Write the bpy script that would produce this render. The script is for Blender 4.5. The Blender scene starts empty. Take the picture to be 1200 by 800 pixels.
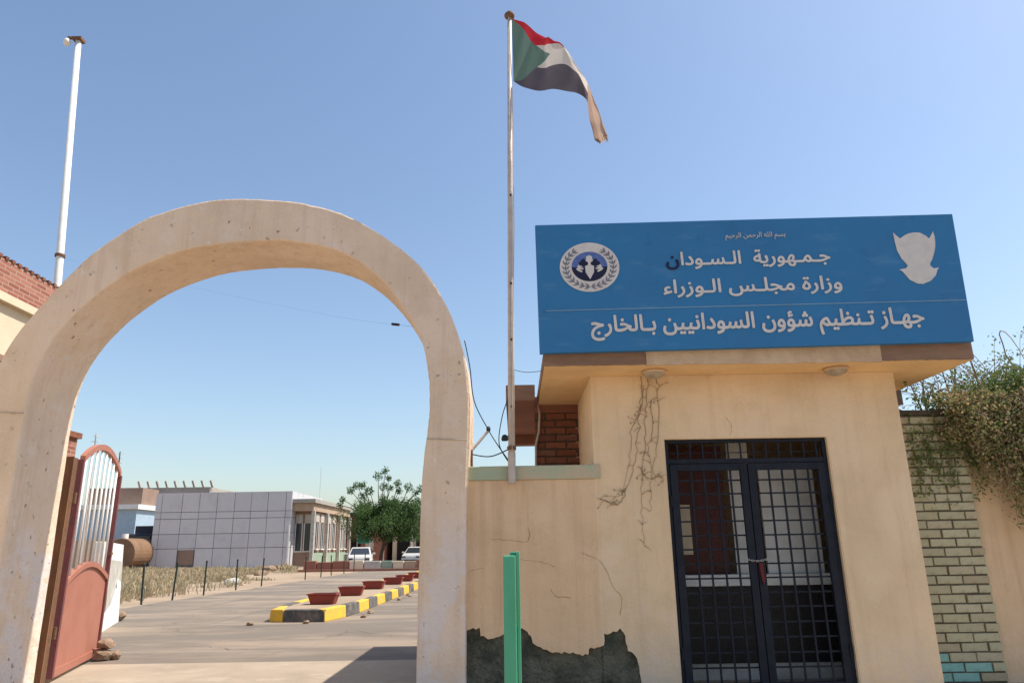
import bpy, bmesh, math, random
import numpy as np
from mathutils import Vector, Matrix, geometry
R = math.radians
rnd = random.Random(7)
sc = bpy.context.scene
col = sc.collection

# ------------------------------------------------------------------ camera, sky, sun, exposure
cam = bpy.data.objects.new('camera', bpy.data.cameras.new('camera'))
col.objects.link(cam); sc.camera = cam
cam.data.sensor_width = 36.0
cam.data.lens = 25.2
cam.data.clip_start = 0.05; cam.data.clip_end = 4000
cam.matrix_world = Matrix.Translation((0, 0, 1.3)) @ Matrix.Rotation(R(106), 4, 'X') @ Matrix.Rotation(R(-0.9), 4, 'Z')

SUN_EL, SUN_AZ = 58.0, 3.7            # elevation; degrees from +X towards +Y
world = bpy.data.worlds.new('World'); sc.world = world; world.use_nodes = True
wn = world.node_tree
bg = wn.nodes['Background']
sky = wn.nodes.new('ShaderNodeTexSky'); sky.sky_type = 'NISHITA'; sky.sun_disc = False
sky.sun_elevation = R(SUN_EL); sky.sun_rotation = R(90 - SUN_AZ)
sky.altitude = 380; sky.air_density = 1.25; sky.dust_density = 2.1; sky.ozone_density = 2.2
wn.links.new(sky.outputs[0], bg.inputs[0]); bg.inputs[1].default_value = 0.122
sun = bpy.data.objects.new('sun', bpy.data.lights.new('sun', 'SUN')); col.objects.link(sun)
sun.data.energy = 4.4; sun.data.angle = R(0.5); sun.data.color = (1.0, 0.94, 0.85)
sd = Vector((math.cos(R(SUN_EL)) * math.cos(R(SUN_AZ)), math.cos(R(SUN_EL)) * math.sin(R(SUN_AZ)), math.sin(R(SUN_EL))))
sun.rotation_euler = sd.to_track_quat('Z', 'Y').to_euler()
sun.location = (20, 0, 30)
vs = sc.view_settings
vs.view_transform = 'Standard'; vs.look = 'None'; vs.gamma = 1.0; vs.use_curve_mapping = False
vs.exposure = 0.58
sc.cycles.max_bounces = 8; sc.cycles.diffuse_bounces = 5

# ------------------------------------------------------------------ helpers
class MB:
    """collects simple shapes; build() links them as one mesh object"""
    def __init__(s): s.v = []; s.f = []
    def face(s, pts):
        i = len(s.v); s.v += [tuple(p) for p in pts]; s.f.append(tuple(range(i, i + len(pts)))); return s
    def box(s, x0, x1, y0, y1, z0, z1):
        i = len(s.v)
        s.v += [(x0,y0,z0),(x1,y0,z0),(x1,y1,z0),(x0,y1,z0),(x0,y0,z1),(x1,y0,z1),(x1,y1,z1),(x0,y1,z1)]
        s.f += [tuple(i + k for k in q) for q in ((0,3,2,1),(4,5,6,7),(0,1,5,4),(1,2,6,5),(2,3,7,6),(3,0,4,7))]
        return s
    def hexa(s, bot, top):
        i = len(s.v); s.v += [tuple(p) for p in bot] + [tuple(p) for p in top]
        s.f += [tuple(i + k for k in q) for q in ((0,3,2,1),(4,5,6,7),(0,1,5,4),(1,2,6,5),(2,3,7,6),(3,0,4,7))]
        return s
    def tube(s, pts, r, n=8, cap=True):
        pts = [Vector(p) for p in pts]; rs = r if isinstance(r, (list, tuple)) else [r] * len(pts)
        i0 = len(s.v); up = None
        for k, p in enumerate(pts):
            t = (pts[min(k + 1, len(pts) - 1)] - pts[max(k - 1, 0)]).normalized()
            if up is None: up = Vector((0, 0, 1)) if abs(t.z) < .9 else Vector((1, 0, 0))
            a = t.cross(up).normalized(); b = a.cross(t).normalized(); up = b
            for j in range(n):
                an = 2 * math.pi * j / n
                s.v.append(tuple(p + (a * math.cos(an) + b * math.sin(an)) * rs[k]))
        for k in range(len(pts) - 1):
            for j in range(n):
                a_, b_ = i0 + k * n + j, i0 + k * n + (j + 1) % n
                s.f.append((a_, a_ + n, b_ + n, b_))
        if cap:
            s.f.append(tuple(i0 + j for j in range(n)))
            e = i0 + (len(pts) - 1) * n
            s.f.append(tuple(e + n - 1 - j for j in range(n)))
        return s
    def bar(s, p, q, w, d=None):            # square bar between two points
        p, q = Vector(p), Vector(q); d = d or w
        t = (q - p).normalized(); a = t.cross(Vector((0, 1, 0)))
        if a.length < .1: a = t.cross(Vector((1, 0, 0)))
        a.normalize(); b = t.cross(a).normalized()
        c = lambda o: [o - a*w/2 - b*d/2, o + a*w/2 - b*d/2, o + a*w/2 + b*d/2, o - a*w/2 + b*d/2]
        return s.hexa(c(p), c(q))
    def prism(s, poly, y0, y1):             # outline in (x, z), extruded along y
        n = len(poly); i = len(s.v)
        s.v += [(x, y0, z) for x, z in poly] + [(x, y1, z) for x, z in poly]
        s.f.append(tuple(i + k for k in range(n))); s.f.append(tuple(i + n + n - 1 - k for k in range(n)))
        for k in range(n):
            a, b = i + k, i + (k + 1) % n; s.f.append((a, a + n, b + n, b))
        return s
    def lathe(s, prof, c=(0, 0, 0), n=20):
        i = len(s.v)
        for r, z in prof:
            for j in range(n):
                a = 2 * math.pi * j / n; s.v.append((c[0] + r * math.cos(a), c[1] + r * math.sin(a), c[2] + z))
        for k in range(len(prof) - 1):
            for j in range(n):
                a, b = i + k * n + j, i + k * n + (j + 1) % n; s.f.append((a, b, b + n, a + n))
        return s
    def leaf(s, p, l, w, rg):
        d = Vector((rg.gauss(0, 1), rg.gauss(0, 1), rg.gauss(0, 1) - .25)).normalized()
        e = d.cross(Vector((rg.gauss(0, 1), rg.gauss(0, 1), rg.gauss(0, 1)))).normalized()
        p = Vector(p); n_ = d.cross(e) * (l * .12)
        s.face([p, p + d * l * .5 + e * w * .5 + n_, p + d * l, p + d * l * .5 - e * w * .5 + n_])
    def build(s, name, material, parent=None, smooth=False, bevel=0, fix=True):
        me = bpy.data.meshes.new(name); me.from_pydata(s.v, [], s.f); me.update()
        if fix:
            b = bmesh.new(); b.from_mesh(me); bmesh.ops.recalc_face_normals(b, faces=b.faces); b.to_mesh(me); b.free()
        return mesh_obj(name, me, material, parent, smooth, bevel)

def mesh_obj(name, me, material, parent=None, smooth=False, bevel=0):
    if material and not me.materials: me.materials.append(material)
    if smooth:
        for p in me.polygons: p.use_smooth = True
    o = bpy.data.objects.new(name, me); col.objects.link(o)
    if parent: attach(o, parent)
    if bevel:
        m = o.modifiers.new('bevel', 'BEVEL'); m.width = bevel; m.segments = 2; m.limit_method = 'ANGLE'; m.angle_limit = R(40)
    return o
def attach(o, parent):                       # meshes are drawn in place: undo the offset of their thing's base
    o.parent = parent
    q = parent; off = Vector((0, 0, 0))
    while q:
        if q.get('_local'): return
        off += Vector(q.location); q = q.parent
    o.location = -off
def tag(o, label=None, cat=None, group=None, kind=None):
    if label: o['label'] = label
    if cat: o['category'] = cat
    if group: o['group'] = group
    if kind: o['kind'] = kind
    return o
def thing(name, label, cat, loc=(0, 0, 0), group=None, local=False):
    o = bpy.data.objects.new(name, None); col.objects.link(o); o.location = loc; o.empty_display_size = .2
    if local: o['_local'] = 1
    return tag(o, label, cat, group)
def copy_tree(o, parent=None):
    c = o.copy(); col.objects.link(c); c.parent = parent
    for ch in list(o.children): copy_tree(ch, c)
    return c
def box1(name, material, parent, x0, x1, y0, y1, z0, z1, bevel=0):
    return MB().box(x0, x1, y0, y1, z0, z1).build(name, material, parent, bevel=bevel)

def smoothline(pts, per=6):
    out = []; n = len(pts)
    for i in range(n - 1):
        p0, p1, p2, p3 = pts[max(i-1, 0)], pts[i], pts[i+1], pts[min(i+2, n-1)]
        for k in range(per):
            t = k / per
            out.append(tuple(.5 * (2*b + (c - a)*t + (2*a - 5*b + 4*c - d)*t*t + (3*b - a - 3*c + d)*t**3) for a, b, c, d in zip(p0, p1, p2, p3)))
    out.append(tuple(pts[-1])); return out

# ------------------------------------------------------------------ materials
def c4(c): return (c[0], c[1], c[2], 1)
class Mat:
    def __init__(s, name, rough=.85, metal=0.0, spec=.3):
        s.m = bpy.data.materials.new(name); s.m.use_nodes = True; s.t = s.m.node_tree
        s.b = s.t.nodes['Principled BSDF']; s.b.inputs['Roughness'].default_value = rough
        s.b.inputs['Metallic'].default_value = metal; s.b.inputs['Specular IOR Level'].default_value = spec
        s.tc = s.t.nodes.new('ShaderNodeTexCoord'); s.color = None; s.height = None
    def n(s, kind, **kw):
        nd = s.t.nodes.new(kind)
        for k, v in kw.items(): setattr(nd, k, v)
        return nd
    def l(s, a, b): s.t.links.new(a, b)
    def vec(s, scale=(1, 1, 1), loc=(0, 0, 0)):
        mp = s.n('ShaderNodeMapping'); mp.inputs['Scale'].default_value = scale; mp.inputs['Location'].default_value = loc
        s.l(s.tc.outputs['Object'], mp.inputs['Vector']); return mp.outputs[0]
    def noise(s, scale, detail=5, rough=.6, stretch=(1, 1, 1), lo=.4, hi=.6, loc=(0, 0, 0)):
        t = s.n('ShaderNodeTexNoise'); t.inputs['Scale'].default_value = scale; t.inputs['Detail'].default_value = detail
        t.inputs['Roughness'].default_value = rough
        s.l(s.vec(stretch, loc), t.inputs['Vector'])
        r = s.n('ShaderNodeMapRange'); r.inputs['From Min'].default_value = lo; r.inputs['From Max'].default_value = hi
        s.l(t.outputs['Fac'], r.inputs['Value']); return r.outputs[0]
    def spots(s, scale, radius, amount=.5):
        v = s.n('ShaderNodeTexVoronoi'); v.inputs['Scale'].default_value = scale
        nz = s.n('ShaderNodeTexNoise'); nz.inputs['Scale'].default_value = scale * 2.2; nz.inputs['Detail'].default_value = 4; s.l(s.vec(), nz.inputs['Vector'])
        av = s.n('ShaderNodeVectorMath', operation='MULTIPLY_ADD'); av.inputs[1].default_value = (.9 / scale,) * 3; s.l(nz.outputs['Color'], av.inputs[0]); s.l(s.vec((1, 1, 1)), av.inputs[2])
        s.l(av.outputs[0], v.inputs['Vector'])
        r = s.n('ShaderNodeMapRange'); r.inputs['From Min'].default_value = radius; r.inputs['From Max'].default_value = radius * .55
        s.l(v.outputs['Distance'], r.inputs['Value'])
        sep = s.n('ShaderNodeSeparateColor'); s.l(v.outputs['Color'], sep.inputs[0])
        g = s.n('ShaderNodeMath', operation='LESS_THAN'); g.inputs[1].default_value = amount; s.l(sep.outputs[0], g.inputs[0])
        m = s.n('ShaderNodeMath', operation='MULTIPLY'); s.l(r.outputs[0], m.inputs[0]); s.l(g.outputs[0], m.inputs[1]); return m.outputs[0]
    def zmask(s, z0, z1):                    # 1 below z0 -> 0 above z1 (world-drawn meshes)
        sp = s.n('ShaderNodeSeparateXYZ'); s.l(s.tc.outputs['Object'], sp.inputs[0])
        r = s.n('ShaderNodeMapRange'); r.inputs['From Min'].default_value = z1; r.inputs['From Max'].default_value = z0
        s.l(sp.outputs[2], r.inputs['Value']); return r.outputs[0]
    def mul(s, a, b):
        m = s.n('ShaderNodeMath', operation='MULTIPLY')
        for k, x in enumerate((a, b)):
            if isinstance(x, (int, float)): m.inputs[k].default_value = x
            else: s.l(x, m.inputs[k])
        return m.outputs[0]
    def base(s, c): s.color = c4(c); return s
    def over(s, c, fac, amount=1.0):
        mx = s.n('ShaderNodeMix', data_type='RGBA'); mx.clamp_factor = True
        if amount != 1: fac = s.mul(fac, amount)
        s.l(fac, mx.inputs[0])
        if isinstance(s.color, tuple): mx.inputs[6].default_value = s.color
        else: s.l(s.color, mx.inputs[6])
        if isinstance(c, tuple): mx.inputs[7].default_value = c4(c)
        else: s.l(c, mx.inputs[7])
        s.color = mx.outputs[2]; return s
    def bump(s, h, dist, strength=1.0):
        b = s.n('ShaderNodeBump'); b.inputs['Distance'].default_value = dist; b.inputs['Strength'].default_value = strength
        s.l(h, b.inputs['Height'])
        if s.height: s.l(s.height, b.inputs['Normal'])
        s.height = b.outputs[0]; return s
    def done(s):
        if isinstance(s.color, tuple): s.b.inputs['Base Color'].default_value = s.color
        elif s.color: s.l(s.color, s.b.inputs['Base Color'])
        if s.height: s.l(s.height, s.b.inputs['Normal'])
        return s.m

def simple(name, c, c2=None, scale=6, rough=.8, metal=0, bump=.002, bscale=60, amount=.6, spec=.3, stretch=(1, 1, 1)):
    m = Mat(name, rough, metal, spec).base(c)
    c2 = c2 or tuple(x * .72 for x in c)
    m.over(c2, m.noise(scale, 6, .65, stretch, .42, .62), amount)
    if bump: m.bump(m.noise(bscale, 4, .6, lo=.3, hi=.7), bump)
    return m.done()

def plaster(name, c, dirt, pale, streak=.5, pock=0.0, base_pale=None, whitewash=False):
    m = Mat(name, .92, 0, .15).base(c)
    m.over(tuple(x * .86 for x in c), m.noise(1.3, 7, .6, lo=.4, hi=.62), .8)
    m.over((c[0] * 1.04, c[1] * 1.06, c[2] * 1.12), m.noise(.9, 3, .5, lo=.52, hi=.60, loc=(6, 2, 8)), .7)
    m.over(tuple(x * .80 for x in c), m.noise(17, 6, .75, lo=.58, hi=.74, loc=(2, 2, 2)), .45)
    m.over(pale, m.noise(2.7, 8, .7, lo=.55, hi=.7, loc=(3, 1, 2)), .5)
    m.over(dirt, m.noise(1.0, 8, .62, (9, 9, .45), .5, .78), streak)
    m.over(dirt, m.noise(3.1, 9, .7, (1.4, 1.4, .8), .56, .74, (7, 3, 1)), streak * .7)
    if base_pale: m.over(base_pale, m.mul(m.zmask(.15, .55), m.noise(2.2, 6, .6, lo=.35, hi=.55, loc=(1, 9, 4))), .8)
    if whitewash:
        m.over((.66, .62, .62), m.mul(m.zmask(1.25, 1.75), m.noise(3.0, 7, .62, (1, 1, .7), .47, .55, (2, 4, 6))), .55)
        m.over((.72, .66, .58), m.noise(7, 8, .7, lo=.60, hi=.66, loc=(4, 4, 1)), .6)
        m.over((.47, .31, .21), m.noise(4.2, 9, .75, (1, 1, 1), .60, .72, (9, 1, 3)), .7)
    if pock:
        s1 = m.spots(10, .17, pock); s2 = m.spots(24, .16, pock * .8)
        m.over((.27, .18, .13), m.mul(s1, m.noise(3, 3, lo=.42, hi=.55)), .8)
        m.over((.32, .22, .16), s2, .55)
        m.bump(s1, -.006)
    m.bump(m.noise(38, 5, .65, lo=.25, hi=.75), .003).bump(m.noise(5, 4, lo=.2, hi=.8), .012)
    return m.done()

M = {}
M['facade'] = plaster('facade_plaster', (.74, .56, .36), (.48, .33, .20), (.74, .60, .45), .36, 0, (.60, .50, .40))
M['soffit'] = plaster('soffit_bounce_tint', (.80, .54, .28), (.60, .38, .18), (.82, .60, .34), .22)  # same paint as the facade, with golden ground bounce put into the colour
M['wall'] = plaster('wall_plaster', (.71, .505, .315), (.45, .28, .16), (.70, .53, .38), .55)
M['arch'] = plaster('arch_plaster', (.72, .56, .42), (.47, .31, .20), (.72, .65, .59), .48, .34, whitewash=True)
M['cement'] = simple('bare_cement', (.15, .142, .105), (.062, .066, .046), 4.5, .95, bump=.03, bscale=16, amount=1.0)
M['greencap'] = simple('worn_green_paint', (.36, .42, .29), (.50, .40, .28), 3.2, .85, amount=1.0)
M['brownfas'] = simple('brown_fascia', (.27, .165, .11), (.19, .115, .08), 3, .85, stretch=(1, 1, 5))
M['creamfas'] = simple('cream_fascia', (.62, .45, .30), (.42, .28, .18), 3.5, .9)
M['navy'] = simple('navy_metal', (.006, .009, .018), (.015, .018, .028), 9, .6, .0, .001, amount=.5, spec=.25)
M['chain'] = simple('steel_chain', (.5, .48, .45), rough=.4, metal=.8)
M['cloth_red'] = simple('dark_red_cloth', (.13, .02, .02))
M['white'] = simple('white_paint', (.72, .72, .69), (.55, .53, .48), 5, .6, amount=.4)
M['offwhite'] = simple('aged_white', (.50, .47, .41), (.33, .29, .23), 4, .7)
M['signblue'] = None
m = Mat('sign_blue', .6, 0, .25).base((.028, .158, .355))
m.over((.028, .185, .41), m.noise(1.2, 5, lo=.4, hi=.65), .6)
m.over((.05, .15, .29), m.noise(1.6, 7, .65, (6, 6, .5), .55, .75), .5)
m.over((.015, .09, .22), m.noise(4, 8, .72, lo=.58, hi=.72, loc=(5, 1, 1)), .45); m.over((.10, .24, .42), m.noise(2.2, 6, .65, (1, 1, 3), .58, .72, (1, 6, 2)), .4); m.bump(m.noise(1.4, 2, lo=.2, hi=.8), .02)
M['signblue'] = m.done()
M['signwhite'] = simple('sign_letters', (.60, .565, .55), (.48, .46, .45), 9, .6, bump=0)
M['signnavy'] = simple('sign_navy', (.008, .010, .04), rough=.5, bump=0)
M['signgrey'] = simple('sign_grey', (.16, .17, .22), rough=.6, bump=0)
M['signglobe'] = simple('sign_globe', (.07, .12, .33), (.12, .18, .40), 14, .6, bump=0)
M['signline'] = simple('sign_rule', (.16, .30, .46), rough=.6, bump=0)
M['polegrey'] = simple('galvanised_pole', (.50, .44, .40), (.38, .30, .26), 8, .5, .1, amount=.6)
M['rust'] = simple('rusty_iron', (.17, .085, .045), (.10, .055, .035), 14, .85)
M['postbrown'] = simple('worn_brown_post', (.25, .12, .06), (.13, .065, .04), 6, .8, stretch=(1, 1, .3))
M['gatestile'] = simple('gate_stile', (.17, .05, .05), (.10, .04, .05), 4, .6)
M['gatered'] = simple('gate_red', (.38, .155, .105), (.31, .115, .075), 3, .6, spec=.3, amount=.5)
M['gatewhite'] = simple('gate_white', (.80, .80, .80), (.68, .68, .68), 5, .5)
m = Mat('green_gloss_paint', .32, 0, .5).base((.05, .31, .165))
m.over((.085, .40, .24), m.noise(3, 6, .65, (1, 1, .25), .42, .62), .7); m.over((.16, .09, .05), m.noise(26, 7, .75, (1, 1, .5), .66, .70), .8); m.over((.30, .34, .26), m.noise(9, 8, .7, (1, 1, .4), .58, .75, (3, 3, 3)), .35)
m.bump(m.noise(30, 5, lo=.2, hi=.8), .001); M['greenpaint'] = m.done()
M['postdark'] = simple('dark_green_post', (.020, .032, .026), rough=.6)
M['planter'] = simple('planter_red', (.26, .045, .032), (.20, .05, .04), 5, .7)
M['soil'] = simple('soil', (.20, .13, .08), rough=.95, bump=.02, bscale=25)
M['kerby'] = simple('kerb_yellow', (.72, .42, .035), (.46, .30, .11), 6, .8)
M['kerbk'] = simple('kerb_black', (.075, .072, .07), (.24, .20, .16), 5, .85)
M['stone'] = simple('stone', (.30, .21, .14), (.20, .13, .09), 6, .95, bump=.02, bscale=12)
M['wire'] = simple('black_cable', (.02, .02, .022), rough=.6, bump=0)
M['cord'] = simple('pale_cord', (.45, .38, .30), rough=.8, bump=0)
M['panelgrey'] = simple('grey_panel', (.53, .515, .53), (.49, .475, .49), .8, .5, bump=.0, amount=.5)
M['joint'] = simple('dark_joint', (.12, .12, .13), rough=.8)
M['dark'] = simple('dark_inside', (.014, .012, .012), rough=.8)
M['glass'] = simple('window_glass', (.03, .035, .04), rough=.1, spec=.6, bump=0)
M['bldtan'] = simple('tan_wall', (.42, .31, .22), (.34, .24, .17), 1.2, .9)
M['bldbrown'] = simple('brown_wall', (.28, .19, .145), (.22, .145, .11), 1.2, .9)
M['bldcream'] = simple('cream_wall', (.66, .56, .40), (.52, .43, .30), 1.0, .9)
M['bldred'] = simple('red_wall', (.30, .13, .085), (.22, .10, .07), 2, .9)
M['roofgrey'] = simple('roof_slab', (.36, .33, .29), (.26, .23, .20), 1, .9)
M['palegreen'] = simple('pale_green_paint', (.28, .36, .27), rough=.8)
M['banner'] = simple('green_banner', (.03, .24, .17), rough=.7)
M['bluewall'] = simple('blue_sheet', (.36, .46, .55), (.30, .40, .48), 2, .6)
M['tank'] = simple('brown_tank', (.22, .13, .075), (.15, .085, .05), 1.5, .75)
M['truck'] = simple('dark_truck', (.022, .022, .04), (.05, .05, .06), 2, .6)
M['tyre'] = simple('tyre_rubber', (.02, .02, .02), rough=.9)
M['carwhite'] = simple('car_white', (.62, .60, .56), (.52, .49, .44), 2, .25, spec=.5, bump=0)
M['chrome'] = simple('wheel_rim', (.5, .5, .5), rough=.3, metal=.9, bump=0)
M['lamp'] = simple('lamp_glass', (.42, .35, .25), (.22, .17, .12), 16, .35, spec=.4)
M['bark'] = simple('bark', (.15, .105, .075), (.09, .065, .05), 6, .95, bump=.02, bscale=18, stretch=(1, 1, .3))
M['crack'] = simple('crack_dirt', (.33, .22, .14), rough=.95, bump=0)
M['stem'] = simple('dry_stem', (.31, .21, .135), (.22, .145, .09), 9, .95, bump=0)
M['maroon'] = simple('maroon_wood', (.085, .022, .016), (.05, .014, .011), 3, .5, stretch=(6, 6, .5))
M['counterdark'] = simple('dark_counter', (.02, .016, .016), rough=.5)
M['interior'] = simple('interior_wall', (.52, .40, .27), (.44, .33, .22), 2, .9)
M['mortarpale'] = simple('pale_mortar', (.17, .145, .10), (.09, .075, .055), 8, .95, bump=.008)
M['mortar'] = simple('mortar', (.10, .085, .065), (.06, .05, .04), 10, .95, bump=.006)

def vari(name, cols, rough=.8, grain=.12, scale=12):
    """colour that differs from piece to piece (by object) plus grain"""
    m = Mat(name, rough, 0, .2)
    oi = m.n('ShaderNodeObjectInfo'); rp = m.n('ShaderNodeValToRGB')
    el = rp.color_ramp.elements
    el[0].color = c4(cols[0]); el[1].color = c4(cols[-1])
    for k, c in enumerate(cols[1:-1]): e = el.new((k + 1) / (len(cols) - 1)); e.color = c4(c)
    m.l(oi.outputs['Random'], rp.inputs[0]); m.color = rp.outputs[0]
    m.over(tuple(x * .55 for x in cols[0]), m.noise(scale, 7, .7, lo=.5, hi=.72), .7 if scale > 5 else .3)
    m.bump(m.noise(50, 4, lo=.2, hi=.8), .004).bump(m.noise(9, 3, lo=.2, hi=.8), .008)
    return m.done()
M['brickcream'] = vari('painted_brick', [(.46, .42, .26), (.50, .45, .30), (.42, .38, .24), (.48, .41, .27), (.40, .33, .21)])
M['brickblue'] = vari('turquoise_brick', [(.22, .46, .42), (.28, .48, .40)])
M['panelgrey'] = vari('grey_panels', [(.50, .49, .51), (.54, .525, .54), (.52, .505, .52), (.56, .54, .555)], .5, scale=.7)
M['brickred'] = vari('red_brick', [(.20, .075, .045), (.26, .11, .065), (.17, .07, .045), (.23, .12, .08)])

def leafmat(name, cols, trans=.35):
    m = Mat(name, .6, 0, .2)
    g = m.n('ShaderNodeNewGeometry'); rp = m.n('ShaderNodeValToRGB'); el = rp.color_ramp.elements
    el[0].color = c4(cols[0]); el[1].color = c4(cols[-1])
    for k, c in enumerate(cols[1:-1]): e = el.new((k + 1) / (len(cols) - 1)); e.color = c4(c)
    m.l(g.outputs['Random Per Island'], rp.inputs[0]); m.color = rp.outputs[0]
    m.done()
    tr = m.n('ShaderNodeBsdfTranslucent'); m.l(rp.outputs[0], tr.inputs[0])
    mx = m.n('ShaderNodeMixShader'); mx.inputs[0].default_value = trans
    m.l(m.b.outputs[0], mx.inputs[1]); m.l(tr.outputs[0], mx.inputs[2])
    m.l(mx.outputs[0], m.t.nodes['Material Output'].inputs[0]); return m.m
M['leafgreen'] = leafmat('neem_leaf', [(.045, .095, .028), (.07, .135, .038), (.10, .165, .05), (.045, .08, .028)])
M['vinegreen'] = leafmat('creeper_leaf', [(.13, .20, .055), (.20, .26, .085), (.10, .15, .05), (.26, .28, .11)])
M['vinedry'] = leafmat('dry_leaf', [(.36, .26, .13), (.42, .33, .19), (.26, .17, .095), (.48, .39, .25), (.28, .29, .12), (.20, .24, .08)])
M['drygrass'] = leafmat('dry_grass', [(.50, .39, .23), (.60, .49, .32), (.36, .29, .18), (.26, .25, .14)])

# ground materials
m = Mat('sandy_ground', .95, 0, .1).base((.37, .28, .195))
m.over((.29, .215, .15), m.noise(.35, 9, .65, lo=.42, hi=.62)); m.over((.43, .34, .25), m.noise(1.7, 8, .7, lo=.55, hi=.72))
m.bump(m.noise(14, 6, .7, lo=.2, hi=.8), .02); M['sand'] = m.done()
m = Mat('dusty_asphalt', .9, 0, .2).base((.180, .149, .118))
m.over((.29, .225, .165), m.noise(.55, 9, .68, (.35, 1.1, 1), .46, .62)); m.over((.14, .118, .097), m.noise(.9, 7, .6, (.5, 1, 1), .55, .68, (5, 2, 0)), .8)
m.over((.36, .285, .21), m.noise(.25, 8, .7, (.3, 1.6, 1), .56, .66, (1, 8, 0)), .8)
vc = m.n('ShaderNodeTexVoronoi', feature='DISTANCE_TO_EDGE'); vc.inputs['Scale'].default_value = .42
nz = m.n('ShaderNodeTexNoise'); nz.inputs['Scale'].default_value = 1.3; nz.inputs['Detail'].default_value = 6; m.l(m.vec(), nz.inputs['Vector'])
av = m.n('ShaderNodeVectorMath', operation='MULTIPLY_ADD'); av.inputs[1].default_value = (.9, .9, 0); m.l(nz.outputs['Color'], av.inputs[0]); m.l(m.vec(), av.inputs[2]); m.l(av.outputs[0], vc.inputs['Vector'])
ck = m.n('ShaderNodeMapRange'); ck.inputs['From Min'].default_value = .012; ck.inputs['From Max'].default_value = .004; m.l(vc.outputs['Distance'], ck.inputs['Value'])
m.over((.075, .06, .05), m.mul(ck.outputs[0], m.noise(.5, 4, lo=.48, hi=.62, loc=(3, 3, 0))), .5)
m.over((.105, .09, .078), m.noise(.8, 5, .6, (2.2, .10, 1), .60, .74, (4, 0, 0)), .55)
m.bump(m.noise(60, 4, .7, lo=.2, hi=.8), .006); M['asphalt'] = m.done()
m = Mat('pale_concrete', .9, 0, .2).base((.37, .295, .215))
m.over((.30, .24, .175), m.noise(.8, 9, .68, lo=.45, hi=.62)); m.over((.45, .37, .28), m.noise(2.1, 7, .7, lo=.55, hi=.7), .7)
m.bump(m.noise(40, 5, .7, lo=.2, hi=.8), .004); M['concrete'] = m.done()
m = Mat('small_brick', .9, 0, .2)                      # bricks too small to tell apart at this distance
bt = m.n('ShaderNodeTexBrick'); sp_ = m.n('ShaderNodeSeparateXYZ'); ad_ = m.n('ShaderNodeMath', operation='ADD'); cb_ = m.n('ShaderNodeCombineXYZ'); m.l(m.tc.outputs['Object'], sp_.inputs[0])
m.l(sp_.outputs[0], ad_.inputs[0]); m.l(sp_.outputs[1], ad_.inputs[1]); m.l(ad_.outputs[0], cb_.inputs[0]); m.l(sp_.outputs[2], cb_.inputs[1]); m.l(cb_.outputs[0], bt.inputs['Vector'])
bt.inputs['Color1'].default_value = c4((.24, .085, .06)); bt.inputs['Color2'].default_value = c4((.36, .16, .115)); bt.inputs['Mortar'].default_value = c4((.40, .27, .20))
bt.inputs['Scale'].default_value = 1; bt.inputs['Brick Width'].default_value = .20; bt.inputs['Row Height'].default_value = .058; bt.inputs['Mortar Size'].default_value = .007
m.color = bt.outputs[0]; m.bump(bt.outputs['Fac'], -.01); M['smallbrick'] = m.done()

# ------------------------------------------------------------------ ground
def sheet(name, x0, x1, y0, y1, z, material):
    return tag(MB().face([(x0, y0, z), (x1, y0, z), (x1, y1, z), (x0, y1, z)]).build(name, material), kind='structure')
sheet('ground', -900, 900, -300, 1500, 0.0, M['sand'])
b = MB(); pts = smoothline([(-9.75, 9.46), (-9.62, 14), (-9.7, 22), (-9.55, 32), (-9.7, 45), (-9.6, 70), (-9.7, 110)], 8)
pr = pts
for (xa, ya), (xb, yb) in zip(pts, pts[1:]): b.face([(xa + rnd.uniform(-.1, .1), ya, .004), (9, ya, .004), (9, yb, .004), (xb, yb, .004)])
tag(b.build('road', M['asphalt']), kind='structure')
sheet('forecourt', -14, 14, -25, 9.45, 0.006, M['concrete'])

# ------------------------------------------------------------------ arch
inner = [(-.89, 0), (-.885, 1.0), (-.868, 1.94), (-.825, 2.4), (-.81, 2.62), (-.828, 2.95), (-.90, 3.28), (-1.10, 3.66), (-1.386, 4.0), (-1.75, 4.25), (-2.2, 4.37), (-2.68, 4.39), (-3.2, 4.34),
         (-3.6, 4.22), (-3.95, 4.04), (-4.32, 3.72), (-4.58, 3.36), (-4.70, 3.0), (-4.735, 2.62), (-4.73, 2.0), (-4.72, 1.0), (-4.715, 0)]
outer = [(-.455, 0), (-.455, 1.0), (-.45, 1.7), (-.428, 2.35), (-.43, 2.8), (-.51, 3.27), (-.73, 3.8), (-1.04, 4.2), (-1.585, 4.60), (-2.1, 4.80), (-2.68, 4.875), (-3.2, 4.86), (-3.743, 4.70),
         (-4.10, 4.47), (-4.40, 4.20), (-4.74, 3.75), (-5.0, 3.33), (-5.12, 2.9), (-5.16, 2.5), (-5.17, 1.7), (-5.18, 1.0), (-5.18, 0)]
I, O = smoothline(inner, 8), smoothline(outer, 8)
b = MB(); ys = [6.85, 7.05, 7.24, 7.43, 7.62]
n_ = len(I); rg = random.Random(3)
rows = []
for k in range(n_):
    jx = lambda a: a + rg.uniform(-.0025, .0025) + (rg.uniform(-.008, .008) if rg.random() < .03 else 0)
    ring = [(jx(I[k][0]), y, jx(I[k][1]) if k not in (0, n_ - 1) else 0) for y in ys] + [(jx(O[k][0]), y, jx(O[k][1]) if k not in (0, n_ - 1) else 0) for y in reversed(ys)]
    rows.append(len(b.v)); b.v += ring
w = len(ys) * 2
for k in range(n_ - 1):
    for j in range(w): b.f.append((rows[k] + j, rows[k] + (j + 1) % w, rows[k + 1] + (j + 1) % w, rows[k + 1] + j))
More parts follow.
